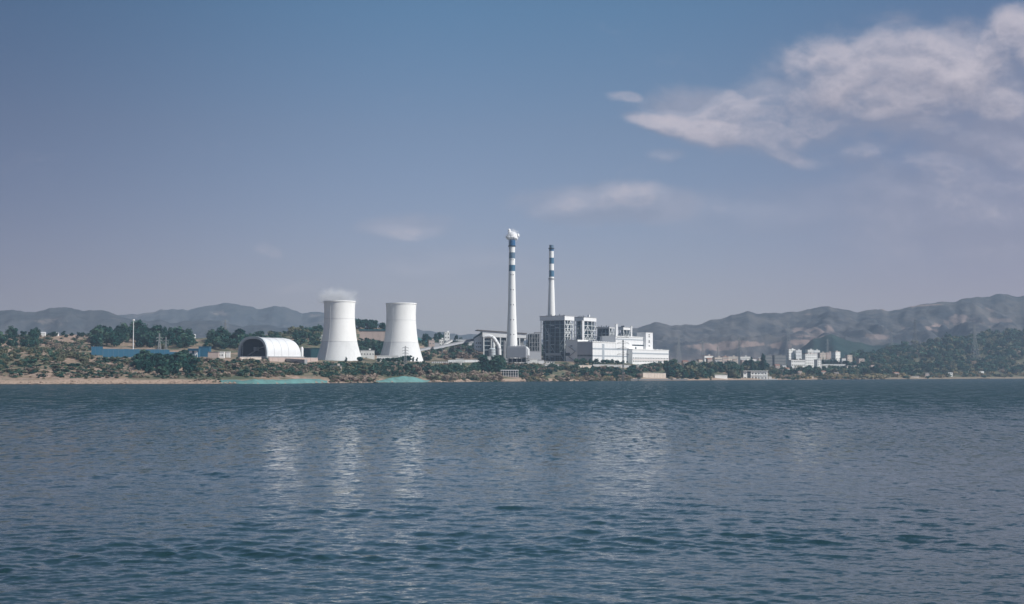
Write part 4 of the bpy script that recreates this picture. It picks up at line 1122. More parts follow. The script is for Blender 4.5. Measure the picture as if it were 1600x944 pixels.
def colonnade():
    D = Dsolve(698, 568.6); a = ray(674, 565.2, D); b_ = ray(722, 565.4, D+12); lo = h1(a.x, a.y)
    t = thing('white_colonnade', 'row of short white pillars on the terrace right of the cooling towers', 'colonnade', (a.x, a.y, lo)); o = Vector(t.location)
    h = a.z-lo; pm = MB().box(-.72, .72, -.5, .5, -2.5, h).mesh('pillar', M['whiteb'])
    for k in range(15): p = a.lerp(b_, (k+.5)/15)-o; place('pillar', pm, t, (p.x, p.y, 0))
    MB().bar(a-o+Vector((0, 1.6, -h*.5-.6)), b_-o+Vector((0, 1.6, -h*.5-.6)), .5, h+1.5).build('back_wall', M['dconc'], t)
colonnade()
def pavilion():
    D = Dsolve(796, 589); F = Frame(783, D, 3, zpy(589, D)); L = F.X(809.5); t = F.thing('lake_pavilion', 'flat roofed lakeside pavilion with open pillared front', 'pavilion')
    zt = F.Z(578); dep = 9; zb = F.low((0, L), (0, dep))
    MB().box(-.6, L+.8, -.8, dep, zt-.9, zt).build('roof', M['clad2'], t)
    MB().box(.3, L-.3, 2.2, dep-.3, zb, zt-.92).build('back_wall', M['dark'], t)
    for k in range(8): MB().box(L*k/7-.25, L*k/7+.25, -.2, .3, zb, zt-.92).build('pillar', M['clad2'], t)
    for z in (F.Z(582.4), F.Z(587.2)): MB().box(0.3, L-.3, -.1, .2, z-.22, z+.22).build('rail', M['conc'], t)
    MB().box(-1, L+1, -2.5, dep, zb-1, F.Z(588.8)).build('deck', M['pink'], t)
pavilion()

# teal dust netting laid over spoil on the shore
def netting(label, px0, px1, topf, bot, D0, dep, mat='net', seed=1, name='dust_netting'):
    nq, nd = 60, 14; Pn = np.zeros((nd, nq, 3))
    for j in range(nd):
        for i in range(nq):
            f = i/(nq-1); v = j/(nd-1); px = px0+(px1-px0)*f; D = (shore(px)+1.0 if D0 is None else D0)+dep*v
            x = (px-800)/FPX*D; z = h1(x, D)+.18
            tp = np.interp(px, [p[0] for p in topf], [p[1] for p in topf]); zt_ = zpy(tp, D+0.0)
            e = math.sin(math.pi*min(1, f*1.0))**.35
            if v > .0: z = max(z, (zt_-z)*math.sin(math.pi*v*.55)**1.0*e + z + .8*float(fbm(np.array([x/4.]), np.array([D/4.]), 3, seed)[0])*e)
            Pn[j, i] = (x, D, z)
    o = mesh_grid(name, Pn, M[mat]); tag(o, label, 'netting'); return o
netting('long strip of teal dust netting on the shore below the arched hall', 345, 512, [(345, 597.5), (372, 595), (400, 592.6), (440, 593.5), (470, 591.5), (500, 591), (512, 596)], 600, None, 16, seed=2)
netting('teal dust netting over the low mound by the water below the right cooling tower', 588, 672, [(588, 596.5), (606, 590.5), (630, 588), (648, 589), (662, 593), (672, 596.5)], 598, None, 15, seed=4)
netting('dark teal netting over the mound behind the right cooling tower', 651, 675, [(651, 537), (656, 531), (666, 530.6), (675, 533)], 545, 2150, 50, 'netd', 6)

# ------------------------------------------------------------------ lakeside buildings and the town on the right
house('boat_shed', 'long white boat shed at the water edge, left of the lakeside restaurant', 'shed', 0, 1117, 1136.5, 586.3, 591.6, 14, 'whiteb', 'whiteb', depth=7, parapet=None)
def restaurant():
    D = Dsolve(1180, 592); F = Frame(1162.3, D, 13, zpy(592.4, D)); L = F.X(1199.5); dep = 11; t = F.thing('lakeside_restaurant', 'white two storey lakeside building with open balcony and pale apron', 'building')
    zt = F.Z(579.3); zm = zt*.5; zb = F.low((0, L), (0, dep))
    MB().box(0, L, 1.6, dep, zb, zt-.6).build('wall', M['whiteb'], t)
    MB().box(-.8, L+.8, -.8, dep+.5, zt-.59, zt).build('roof', M['whiteb'], t)
    MB().box(L*.16, L*.30, 1.3, 1.59, zb+.5, zt-1).build('dark_opening', M['dark'], t)
    MB().box(L*.30, L, .3, 1.59, zm-.9, zm-.3).build('balcony', M['whiteb'], t)
    for k in range(7): x = L*(.33+.67*k/6)-.2; MB().box(x-.22, x+.22, .1, .5, zb, zt-.6).build('pillar', M['whiteb'], t)
    W = window_mesh(2.6, 1.7); W2 = window_mesh(2.6, 2.4)
    for k in range(5): place('window', W, t, (L*(.385+.135*k), 1.58, zm+1.2)); place('window', W2, t, (L*(.385+.135*k), 1.58, .6))
    place('window', W, t, (L*.07, 1.58, zm+1.2)); place('window', W, t, (L*.07, 1.58, 1.2))
    MB().box(-3, L+14, -4, dep, zb-1, .15).build('apron', M['conc'], t)
restaurant()
house('tent', 'small white peaked tent on the lakeside apron', 'tent', 0, 1201, 1205.5, 589.8, 592, 2, 'whiteb', 'whiteb', depth=4, rooftype='gable')
town = [
 # name,label,px0,pxc,px1,top,D,yaw,wall,roof,win,side,type
 ('apartment_block', 'pale block at the far left of the town behind the trees', 0, 1101, 1114.5, 556, 571, 8, 'whiteb', 'roofr', (5, 2, 2, 1.6)),
 ('apartment_block', 'cream long block second from left in the town row', 0, 1117, 1129, 558.5, 572, 5, 'cream', 'roofg', (6, 2, 1.8, 1.6)),
 ('apartment_block', 'brownish block between two paler long blocks of the town row', 0, 1129.6, 1137.5, 557.5, 571.5, 5, 'pink', 'roofr', (4, 3, 1.7, 1.5)),
 ('apartment_block', 'pale yellow long block in the middle of the town row', 0, 1138, 1153.5, 557.3, 572, 6, 'cream', 'roofg', (8, 3, 1.6, 1.5)),
 ('apartment_block', 'whitish long block just left of the dark pointed tree', 0, 1157, 1172.5, 557.5, 572, 6, 'whiteb', 'roofg', (8, 3, 1.6, 1.5)),
 ('townhouse', 'little white house low among trees below the pale yellow block', 0, 1140, 1148, 565.5, 574, 5, 'whiteb', 'roofg', (3, 1, 1.6, 1.4)),
 ('apartment_block', 'dark teal-grey slab block behind trees above the restaurant', 0, 1196, 1209, 555.3, 574, 3, 'dconc', 'roofg', (6, 4, 2, 1.5)),
 ('apartment_block', 'dark grey slab block right beside the dark teal-grey one', 0, 1210.5, 1228, 555.3, 574, 3, 'dconc', 'roofg', (8, 4, 2, 1.5)),
 ('apartment_block', 'tall pale block with stepped top left of the white blocks', 1230.8, 1233, 1243, 546, 571, 20, 'whiteb', 'whiteb', (4, 6, 1.5, 1.5)),
 ('apartment_block', 'pale low block peeping out right of the tall stepped block', 0, 1244, 1253, 547.5, 570, 6, 'clad2', 'whiteb', (4, 4, 1.5, 1.5)),
 ('apartment_block', 'white three storey block with grid of windows, left of the big one', 1230, 1236.5, 1258, 562.6, 579.5, 10, 'whiteb', 'pink', (7, 3, 2.0, 2.0)),
 ('apartment_block', 'biggest bright white six storey block of the town with reddish top floor', 0, 1258.6, 1277, 553, 578.5, 12, 'whiteb', 'roofr', (6, 6, 1.6, 1.7)),
 ('apartment_block', 'narrow white wing on the right side of the biggest white block', 0, 1277.4, 1283.5, 562, 579, 12, 'whiteb', 'roofg', (2, 5, 1.8, 1.6)),
 ('apartment_block', 'pale block behind the biggest white block with two stair heads', 0, 1262.5, 1272, 546.8, 567, 6, 'whiteb', 'whiteb', (4, 3, 1.5, 1.5)),
 ('apartment_block', 'second pale block behind the biggest white block', 0, 1272.5, 1281.5, 547.6, 567, 6, 'clad2', 'whiteb', (4, 3, 1.5, 1.5)),
 ('apartment_block', 'cream block behind the row of dark cypress trees', 0, 1281.5, 1291, 551.4, 570, 6, 'cream', 'roofg', (4, 4, 1.5, 1.5)),
 ('apartment_block', 'pinkish block left of the corner block with balconies', 0, 1292, 1302, 551, 570, 6, 'pink', 'roofg', (4, 4, 1.5, 1.5)),
 ('apartment_block', 'pale pink corner block with balconies above the dark cypress trees', 1299, 1306, 1313.3, 549.5, 570.5, 35, 'whiteb', 'roofr', (3, 5, 1.6, 1.5)),
 ('school', 'long two storey arcaded white building below the dark cypress trees', 0, 1286.5, 1321, 569.5, 580, 3, 'whiteb', 'whiteb', (12, 2, 2.2, 1.8)),
 ('townhouse', 'cream four storey tower house right of the arcaded building', 0, 1324.5, 1332, 555, 573, 6, 'cream', 'pink', (2, 4, 1.6, 1.5)),
 ('townhouse', 'lower cream house right of the arcaded building', 0, 1323.5, 1331, 571.5, 581, 6, 'cream', 'roofg', (2, 3, 1.6, 1.5)),
 ('townhouse', 'pinkish tower house standing alone, foot of the wooded hillside', 0, 1342.5, 1351, 560.5, 574.5, 6, 'pink', 'roofg', (2, 4, 1.5, 1.5)),
 ('townhouse', 'low grey house left of two white houses by the wooded hillside', 0, 1338, 1343, 573, 581, 6, 'clad2', 'roofg', (2, 2, 1.3, 1.3)),
 ('townhouse', 'pinkish low house under the lone tower house', 0, 1344, 1351, 573.5, 581, 6, 'pink', 'roofr', (2, 2, 1.3, 1.3)),
 ('townhouse', 'brownish house over a bright white low shed', 0, 1354, 1359.5, 573, 580, 6, 'pink', 'roof', (2, 2, 1.3, 1.3)),
 ('townhouse', 'bright white low shed below the brownish house', 0, 1352, 1359.5, 578.6, 583, 4, 'whiteb', 'whiteb', None),
 ('townhouse', 'small reddish house at the foot of the wooded hillside', 0, 1361, 1367, 570.5, 579, 8, 'pink', 'roofr', (2, 2, 1.3, 1.3)),
 ('townhouse', 'tiny ochre kiosk on the shore below the big white blocks', 0, 1259.5, 1265, 588.5, 591, 3, 'yellow', 'roofg', None),
 ('townhouse', 'tiny cream kiosk beside the ochre one on the shore', 0, 1268, 1271, 588.2, 591, 3, 'cream', 'roofg', None),
 ('townhouse', 'low brown hut among bushes between restaurant and white blocks', 0, 1218, 1227, 577.5, 584, 3, 'pink', 'roof', (3, 1, 1.4, 1.2)),
 ('lake_hut', 'small white two storey hut on the right shore', 0, 1481.5, 1488.5, 582, 588.7, 3, 'whiteb', 'roofg', (2, 2, 1.5, 1.4)),
 ('lake_hut', 'white shore hut farthest right, above a little jetty', 0, 1530.5, 1537.5, 580.3, 587, 3, 'whiteb', 'whiteb', (2, 1, 1.4, 1.4)),
 ('lake_hut', 'low tan boathouse left of the two storey shore hut', 0, 1418, 1436, 588, 590.3, 2, 'cream', 'roof', (5, 1, 1.5, 1.2)),
]
for (nm, lb, p0, pc, p1, top, D, yaw, wl, rf, wn) in town:
    side = (2, wn[1], 1.5, 1.5) if (wn and p0) else None
    house(nm, lb, 'boat house' if nm == 'lake_hut' else ('apartment block' if nm == 'apartment_block' else 'house'), p0, pc, p1, top, D, yaw+12, wl, rf, wn, side, depth=10, parapet=(.7 if nm == 'apartment_block' else None), group='apartment blocks of the lakeside town' if nm == 'apartment_block' else None)
# row of small roofs far behind the trees (left ridge)
for px, w_, top, D, lb in [(63, 6, 520.3, 526, 'tiny pale roofed hut on the skyline far left'), (86, 3.5, 521.3, 525.5, 'tiny white hut on the skyline, right of the pale roofed one'), (300, 4, 523.8, 528, 'tiny white hut on the bare ridge above the trees')]:
    house('hut', lb, 'hut', 0, px, px+w_, top, D, 4, 'whiteb', 'clad2', None, depth=6, rooftype='gable', parapet=None)
def jetty():
    D = 2530; F = Frame(1527, D, 2, .6); L = F.X(1545); t = F.thing('jetty', 'low dark jetty reaching along the right shore below the white hut', 'jetty')
    MB().box(0, L, -3, 1, .5, 1.0).build('deck', M['plank'], t)
    for k in range(7):
        for y in (-2.6, .6): MB().box(L*k/6-.2 if k else 0, L*k/6+.2 if k else .4, y-.2, y+.2, -4, .498).build('pile', M['bark'], t)
jetty()

# more small houses half hidden among the trees
for k, (px, top, base, w, wl, rf) in enumerate([(1106, 561, 575, 7, 'pink', 'roofr'), (1119, 565, 577, 6, 'whiteb', 'roofg'), (1146, 562, 575, 6, 'cream', 'roofr'), (1160, 563, 574, 8, 'pink', 'roofg'), (1176, 561, 573, 6, 'whiteb', 'roofr'), (1186, 560, 573, 7, 'cream', 'roofg'), (1212, 571, 581, 7, 'pink', 'roofr'), (1223, 572, 582, 6, 'whiteb', 'roofg'), (1229, 576, 585, 5, 'cream', 'roofr'), (1289, 563, 574, 7, 'pink', 'roofg'), (1316, 560, 574, 6, 'whiteb', 'roofr'), (1334, 571, 581, 5, 'cream', 'roofg'), (1247, 580, 588, 6, 'pink', 'roofr'), (1284, 581, 588, 7, 'cream', 'roofr'), (1304, 583, 589, 7, 'pink', 'roof'), (1372, 575, 583, 5, 'whiteb', 'roofr'), (1383, 579, 586, 5, 'pink', 'roof'), (1398, 583, 589, 7, 'cream', 'roofr'), (1446, 584, 589, 6, 'pink', 'roof'), (1068, 565, 576, 8, 'pink', 'roofr'), (1083, 566, 577, 7, 'whiteb', 'roofg'), (1092, 562, 575, 6, 'cream', 'roofr')]):
    nm = {'pink': 'pinkish', 'whiteb': 'white', 'cream': 'cream'}[wl]; place_ = 'left of the grey slab blocks' if px < 1196 else ('among the big white town blocks' if px < 1340 else 'at the foot of the wooded hillside')
    house('cottage', 'small %s cottage half hidden by trees, %s' % (nm, place_), 'cottage', 0, px, px+w, top, base, random.uniform(4, 22), wl, rf, (2, 2, 1.4, 1.3), None, depth=8, rooftype=random.choice(['flat', 'gable']), parapet=None, group='%s cottages %s' % (nm, place_))
# stones along the water line, too many to count
def shore_stones():
    V = []; F = []; ic = [(0, 0, 1), (.9, 0, .1), (.28, .85, .1), (-.72, .53, .1), (-.72, -.53, .1), (.28, -.85, .1), (0, 0, -.6)]
    fc = [(0, 1, 2), (0, 2, 3), (0, 3, 4), (0, 4, 5), (0, 5, 1), (6, 2, 1), (6, 3, 2), (6, 4, 3), (6, 5, 4), (6, 1, 5)]
    for k in range(2600):
        px = random.uniform(-40, 1640); D = float(shore(np.array([px]))[0])+abs(random.gauss(0, 5))+.5; c = ground_at(px, D)
        s_ = random.uniform(.3, 1.0)*(1+1.6*(random.random() < .05)); a = random.uniform(0, 6.28)
        b = len(V); V += [(c.x+(x*math.cos(a)-y*math.sin(a))*s_*random.uniform(.8, 1.5), D+(x*math.sin(a)+y*math.cos(a))*s_, c.z+z*s_*.6) for x, y, z in ic]; F += [tuple(i+b for i in f) for f in fc]
    me = bpy.data.meshes.new('shore_stones'); me.from_pydata(V, [], F); me.materials.append(M['rock']); o = bpy.data.objects.new('shore_stones', me); COL.objects.link(o); o['kind'] = 'stuff'
shore_stones()
# ------------------------------------------------------------------ trees and shrubs
def leaf_mat(name, dark, light, scale=.35):
    m, g, out = new_mat(name)
    P = g.node('ShaderNodeNewGeometry').outputs['Position']
    oi = g.node('ShaderNodeObjectInfo').outputs['Random']
    n = g.noise(P, scale, 3, .6).outputs[0]; nb = g.noise(P, .03, 2, .5).outputs[0]
    f = g.m('ADD', g.m('MULTIPLY', g.step(n, .3, .7), .5), g.m('ADD', g.m('MULTIPLY', oi, .3), g.m('MULTIPLY', g.step(nb, .35, .65), .35)), clamp=True)
    c = g.mix(f, dark, light)
    d = g.node('ShaderNodeBsdfDiffuse', {'Color': c}); tr = g.node('ShaderNodeBsdfTranslucent', {'Color': c})
    mx = g.node('ShaderNodeMixShader', {0: .22}); g.l.new(d.outputs[0], mx.inputs[1]); g.l.new(tr.outputs[0], mx.inputs[2])
    g.l.new(mx.outputs[0], out.inputs[0]); return m
LM = {'dark': leaf_mat('dark foliage', (.005, .042, .042), (.030, .092, .072)),
      'mid': leaf_mat('mid green foliage', (.016, .078, .068), (.085, .15, .105)),
      'olive': leaf_mat('olive scrub', (.060, .100, .070), (.22, .21, .135)),
      'dry': leaf_mat('dry pinkish scrub', (.16, .14, .11), (.38, .30, .25)),
      'straw': leaf_mat('straw coloured scrub', (.20, .17, .10), (.40, .33, .20))}
def crown_mesh(seed, kind, nleaf, leaf=.085):
    """foliage of a tree one unit high and one unit wide: leafy faces through several lobes"""
    r = np.random.default_rng(seed)
    lobes = []
    if kind == 'round':
        for k in range(9): a = r.uniform(0, 6.28); d = r.uniform(.05, .30); lobes.append((d*math.cos(a), d*math.sin(a), r.uniform(.34, .80), r.uniform(.13, .23)))
    elif kind == 'tall':
        for k in range(9): a = r.uniform(0, 6.28); z = .25+.66*k/8; d = r.uniform(.0, .12)*(1.2-z); lobes.append((d*math.cos(a), d*math.sin(a), z, .19*(1.25-z)+.05))
    elif kind == 'cone':
        for k in range(8): z = .12+.80*k/7; lobes.append((0, 0, z, .20*(1.06-z)+.015))
    elif kind == 'shrub':
        for k in range(7): a = r.uniform(0, 6.28); d = r.uniform(.0, .38); lobes.append((d*math.cos(a), d*math.sin(a), r.uniform(.15, .62), r.uniform(.20, .34)))
    L = np.array(lobes); wts = L[:, 3]**2; pick = r.choice(len(L), nleaf, p=wts/wts.sum())
    d = r.normal(size=(nleaf, 3)); d /= np.linalg.norm(d, axis=1)[:, None]
    rad = L[pick, 3]*r.uniform(.55, 1.08, nleaf)
    c = L[pick, :3] + d*rad[:, None]
    if kind == 'cone': c[:, 2] = L[pick, 2] + d[:, 2]*rad*1.6
    if kind == 'shrub': c[:, 2] = np.abs(c[:, 2])*.95
    n = d + r.normal(size=(nleaf, 3))*.45; n /= np.linalg.norm(n, axis=1)[:, None]
    t = np.cross(n, r.normal(size=(nleaf, 3))); t /= np.linalg.norm(t, axis=1)[:, None]; b = np.cross(n, t)
    s = (leaf*r.uniform(.6, 1.35, nleaf))[:, None]
    v = np.stack([c-t*s-b*s*.5, c+t*s*.9-b*s*.6, c+b*s*1.0+t*s*r.uniform(-.4, .4, nleaf)[:, None]], 1)
    return v.reshape(-1, 3)
def tri_mesh(name, V, mats, mi=None):
    n = len(V)//3; me = bpy.data.meshes.new(name)
    me.vertices.add(len(V)); me.vertices.foreach_set('co', V.reshape(-1).astype(np.float32))
    me.loops.add(len(V)); me.loops.foreach_set('vertex_index', np.arange(len(V), dtype=np.int32))
    me.polygons.add(n); me.polygons.foreach_set('loop_start', np.arange(0, len(V), 3, dtype=np.int32)); me.polygons.foreach_set('loop_total', np.full(n, 3, np.int32))
    for m in mats: me.materials.append(m)
    if mi is not None: me.polygons.foreach_set('material_index', mi.astype(np.int32))
    me.update(calc_edges=True); return me
def trunk_mesh(seed):
    r = random.Random(seed); b = MB(); b.lathe([(.035, -.06), (.024, .2), (.016, .45), (.006, .7)], 6)
    for k in range(4):
        a = r.uniform(0, 6.28); z = .24+.1*k
        b.bar((0, 0, z), (.2*math.cos(a), .2*math.sin(a), z+.2), .016)
    return b.mesh('trunk', M['bark'])
CROWNS = {}; TRUNKS = [trunk_mesh(k) for k in range(3)]
for kind, nv in (('round', 6), ('tall', 3), ('cone', 2), ('shrub', 5)):
    CROWNS[kind] = [crown_mesh(100+k+len(kind)*10, kind, {'round': 620, 'tall': 420, 'cone': 420, 'shrub': 260}[kind], {'round': .060, 'tall': .050, 'cone': .042, 'shrub': .085}[kind]) for k in range(nv)]
LIGHT = {k: [crown_mesh(500+i+len(k)*10, k, {'round': 150, 'tall': 110, 'cone': 110, 'shrub': 55}[k], {'round': .105, 'tall': .09, 'cone': .08, 'shrub': .17}[k]) for i in range(5)] for k in CROWNS}
CM = {}
def crown_me(kind, i, mat):
    k = (kind, i % len(CROWNS[kind]), mat)
    if k not in CM: CM[k] = tri_mesh('crown' if kind != 'shrub' else 'foliage', CROWNS[kind][k[1]], [LM[mat]])
    return CM[k]
NT = [0]; NS = [0]
KINDNAME = {'round': 'broadleaf_tree', 'tall': 'slender_tree', 'cone': 'cypress_tree'}
def tree(px, D, hpx, wpx, kind, mat, label, group=None, seed=None, tilt=0):
    """hpx, wpx: height and width in photo pixels"""
    c = ground_at(px, D); S = D/FPX; i = NT[0]; NT[0] += 1
    t = thing(KINDNAME[kind], label, 'tree', (c.x, c.y, c.z-.2), random.uniform(0, 6.28), group)
    h, w = hpx*S, wpx*S*({'round': 1.0, 'tall': 1.9, 'cone': 2.2}[kind])
    place('crown', crown_me(kind, i, mat), t, scale=(w, w, h)); place('trunk', TRUNKS[i % 3], t, scale=(h*.9, h*.9, h))
def shrub(px, D, hpx, wpx, mat, label, group=None):
    c = ground_at(px, D); S = D/FPX; i = NS[0]; NS[0] += 1
    o = bpy.data.objects.new('shrub', crown_me('shrub', i, mat)); COL.objects.link(o)
    o.location = (c.x, c.y, c.z-.15); o.scale = (wpx*S, wpx*S, hpx*S*1.15); o.rotation_euler.z = random.uniform(0, 6.28)
    tag(o, label, 'shrub', group)
# regions: column range, row range on the ground, how many named, how many in the mass, height range, width factor, kinds, colours, label
KEEP = [(1155, 1206, 583), (1112, 1140, 582), (780, 813, 582), (1000, 1044, 580.5), (586, 674, 588), (345, 512, 589)]
MASS = {'round': [], 'shrub': []}
import re
def own_label(label, kd, mt, tall, third):
    i = min([label.index(w) for w in (' in ', ' on ', ' above ', ' behind ', ' among ', ' between ', ' below ', ' along ', ' rising ', ' beside ', ' by ', ' against ', ' under ') if w in label] or [0])
    what = {'round': 'tree', 'tall': 'slender tree', 'cone': 'cypress', 'shrub': 'bush'}[kd]
    col = {'dark': 'dark green', 'mid': 'mid green', 'olive': 'olive', 'dry': 'dry brownish', 'straw': 'straw coloured'}[mt]
    s = ('taller ' if tall else 'lower ')+col+' '+what+label[i:]; e = ', '+('left', 'middle', 'right')[third]+' part'
    return s+e if len((s+e).split()) <= 16 else s
def scatter(px0, px1, row0, row1, n_named, n_mass, h0, h1_, wf, kinds, mats, label, group, shape=None, D=None):
    """rows: where the plants stand, top row at each of a few columns or a constant"""
    tot = n_named+n_mass; made = 0; tries = 0; spots = []
    f0 = row0 if callable(row0) else (lambda p: row0); f1 = row1 if callable(row1) else (lambda p: row1)
    while len(spots) < tot and tries < tot*6:
        tries += 1
        px = random.uniform(px0, px1); py = random.uniform(f0(px), f1(px))
        cl = .65*float(vnoise(np.array([px/13.+7]), np.array([py/6.+3]), 77)[0])+.35*float(vnoise(np.array([px/4.]), np.array([py/3.]), 78)[0])
        if any(a <= px <= b and py > c for a, b, c in KEEP): continue
        if cl > random.uniform(.28, .62): spots.append((px, py, cl))
    for k, (px, py, cl) in enumerate(sorted(spots, key=lambda s: -s[1])):
        Dp = DTAB(px, py); h = (h0+(h1_-h0)*random.random()**1.3)*(.62+.75*cl); w = h*wf*random.uniform(.75, 1.5)
        kd = random.choice(kinds); mt = random.choice(mats)
        named = (k*n_named//tot != (k+1)*n_named//tot) if n_named else False
        if named:
            lb = own_label(label, kd, mt, h > (h0+h1_)*.5*.95, min(2, int(3*(px-px0)/(px1-px0))))
            if kd == 'shrub': shrub(px, Dp, h, w, mt, lb, group)
            else: tree(px, Dp, h*1.08, w, kd, mt, lb, group)
        else: MASS['shrub' if kd == 'shrub' else 'round'].append((px, Dp, h, w, kd, mt))
# a table of ground rows, for speed
_q = np.arange(-40, 1641, 10.); _o = np.arange(2, 1500, 8.)
_D = shore(_q)[:, None]+_o[None, :]; _Z = H(((_q[:, None]-800)/FPX*_D).ravel(), _D.ravel()).reshape(_D.shape); _PY = np.minimum.accumulate(HOR-(_Z-CAM_H)/_D*FPX, axis=1)
def DTAB(px, py):
    i = int(np.clip((px+40)/10, 0, len(_q)-1)); k = int(np.searchsorted(-_PY[i], -py)); return float(_D[i, min(k, len(_o)-1)] + random.uniform(-4, 4))
def P(*pts):
    xs = [p[0] for p in pts]; ys = [p[1] for p in pts]; return lambda px: float(np.interp(px, xs, ys))

# --- left shore and slopes
scatter(-20, 62, 545, 524, 22, 30, 9, 15, .9, ['round', 'round', 'tall'], ['dark', 'mid', 'dark'], 'dark tree among the clump on the scrubby slope at far left', 'trees on the far left slope')
scatter(-30, 145, 572, 548, 14, 150, 5, 9, 1.5, ['shrub', 'round'], ['mid', 'olive', 'olive'], 'olive green bush or small tree on the far left slope', 'bushes on the far left slope')
scatter(-30, 145, 590, 572, 26, 150, 4, 7, 1.7, ['shrub'], ['mid', 'dark', 'olive', 'dry'], 'low bush on the pale sand above the left beach', 'bushes above the left beach')
scatter(62, 148, 527.5, 524, 10, 10, 5, 8, 1.3, ['round'], ['dark'], 'dark rounded tree on the far left skyline ridge', 'trees on the left skyline')
scatter(-20, 145, 548, 530, 12, 130, 4, 6, 1.8, ['shrub'], ['olive', 'dry', 'mid'], 'small dry bush on the terraced left hillside', 'bushes on the terraced left hillside')
# dense wood behind the blue fence
scatter(146, 300, 545, P((146, 536), (160, 527), (200, 528), (225, 524), (300, 530)), 46, 130, 14, 22, .8, ['round', 'round', 'tall'], ['dark', 'dark', 'mid'], 'dark tree in the dense wood behind the blue fence', 'wood behind the blue fence')
scatter(325, 402, 545, P((325, 532), (400, 532)), 22, 70, 12, 20, .8, ['round', 'tall'], ['dark', 'mid', 'dark'], 'dark tree in the wood behind the arched hall', 'wood behind the arched hall')
scatter(235, 420, 548, 536, 6, 90, 9, 13, 1.1, ['round'], ['mid', 'olive', 'dark'], 'mid green tree on the slope above the grey depot', 'trees above the grey depot')
scatter(395, 500, 542, 518, 14, 130, 7, 11, 1.2, ['round', 'shrub'], ['mid', 'olive', 'mid', 'dark'], 'green tree on the slope between arched hall and left tower', 'trees above the arched hall')
# skyline wood behind the towers
scatter(422, 505, P((420, 515), (440, 514), (505, 512)), P((420, 513), (440, 509.5), (505, 509)), 20, 80, 10, 15, .9, ['round'], ['dark'], 'dark tree in the skyline wood left of the left cooling tower', 'skyline wood left of the cooling tower')
scatter(552, 604, P((552, 514), (604, 519)), P((552, 508), (604, 515)), 14, 50, 9, 13, .9, ['round'], ['dark'], 'dark tree in the skyline wood between the cooling towers', 'skyline wood between the cooling towers')
scatter(560, 606, 556, 544, 14, 40, 9, 14, 1.0, ['round', 'tall'], ['dark', 'mid'], 'green tree in front of the grey shed between the cooling towers', 'trees between the cooling towers')
# right of the towers
for px, h in ((664, 13), (669, 11), (681, 12), (688, 14), (693, 11), (713, 9), (720, 8)):
    tree(px, Dsolve(px, 536), h+4, h*1.0, 'round', 'dark', ('taller' if h > 11.5 else 'lower')+(' dark rounded tree on the skyline left of the tall conveyor tower' if px < 698 else ' dark rounded tree on the skyline right of the tall conveyor tower'), 'skyline trees above the conveyor')
scatter(655, 745, P((655, 541), (745, 543)), P((655, 535), (745, 541)), 14, 110, 6, 9, 1.2, ['round', 'shrub'], ['dark', 'mid', 'olive'], 'small dark tree on the ridge behind the coal conveyor', 'ridge trees behind the coal conveyor')
scatter(655, 752, 562, 548, 18, 90, 6, 10, 1.2, ['round', 'shrub'], ['dark', 'mid', 'mid', 'dry'], 'green tree on the slope below the coal conveyor', 'trees below the coal conveyor')
scatter(822, 850, 560, 548, 8, 20, 10, 16, .8, ['round', 'tall'], ['dark', 'mid'], 'tree beside the open steel frame between the chimneys', 'trees by the steel frame')
# bank in front of the station
scatter(140, 215, 590, 562, 14, 130, 4, 7, 1.7, ['shrub'], ['olive', 'mid', 'dry', 'dark'], 'bush on the sandy bank under the left part of the blue fence', 'bushes below the blue fence')
scatter(212, 305, 588, 562, 26, 110, 9, 14, 1.1, ['round', 'round', 'shrub'], ['dark', 'dark', 'mid'], 'dark leafy tree in the thicket below the blue fence', 'thicket below the blue fence')
scatter(300, 420, 590, 565, 26, 300, 4, 8, 1.5, ['shrub', 'shrub', 'round'], ['mid', 'olive', 'olive', 'dry', 'dark'], 'scrubby bush on the bank below the grey depot and hall', 'scrub below the arched hall')
scatter(418, 520, 588, 573, 20, 220, 4, 7, 1.6, ['shrub', 'round'], ['olive', 'mid', 'dry'], 'bush on the bank below the access ramp', 'scrub below the access ramp')
scatter(495, 600, 590, 572, 22, 200, 5, 9, 1.3, ['round', 'shrub'], ['mid', 'mid', 'dark', 'olive'], 'green tree on the bank below the left cooling tower', 'trees below the left cooling tower')
scatter(520, 600, 595, 589, 8, 60, 5, 7, 1.8, ['shrub'], ['dry', 'dry', 'olive'], 'dry pinkish bush by the water between the two nettings', 'dry bushes between the nettings')
scatter(598, 672, 588, 572, 18, 150, 5, 9, 1.3, ['round', 'shrub'], ['mid', 'mid', 'dark', 'dry'], 'green tree on the bank below the right cooling tower', 'trees below the right cooling tower')
scatter(560, 640, 567, 565, 8, 24, 6, 9, 1.3, ['round'], ['mid', 'dark'], 'tree against the foot wall between the cooling towers', 'trees at the tower feet')
tree(646, Dsolve(646, 566), 10, 5, 'round', 'dark', 'left one of two small dark trees against the right cooling tower')
tree(651.5, Dsolve(651, 566), 8, 4.5, 'round', 'dark', 'right one of two small dark trees against the right cooling tower')
tree(541, Dsolve(541, 566.5), 9, 5, 'tall', 'dark', 'lone pointed tree against the foot of the left cooling tower')
tree(655, Dsolve(655, 590), 18, 17, 'round', 'dry', 'large rounded bare brownish tree near the teal mound')
scatter(668, 760, 585, 574, 18, 110, 5, 8, 1.5, ['round', 'shrub'], ['mid', 'mid', 'dark', 'mid'], 'green bush on the bank below the white pillars', 'bank below the white pillars')
scatter(672, 780, 594, 586, 18, 120, 6, 9, 1.5, ['shrub'], ['dry', 'dry', 'olive'], 'dry pinkish rounded bush by the water left of the pavilion', 'dry bushes left of the pavilion')
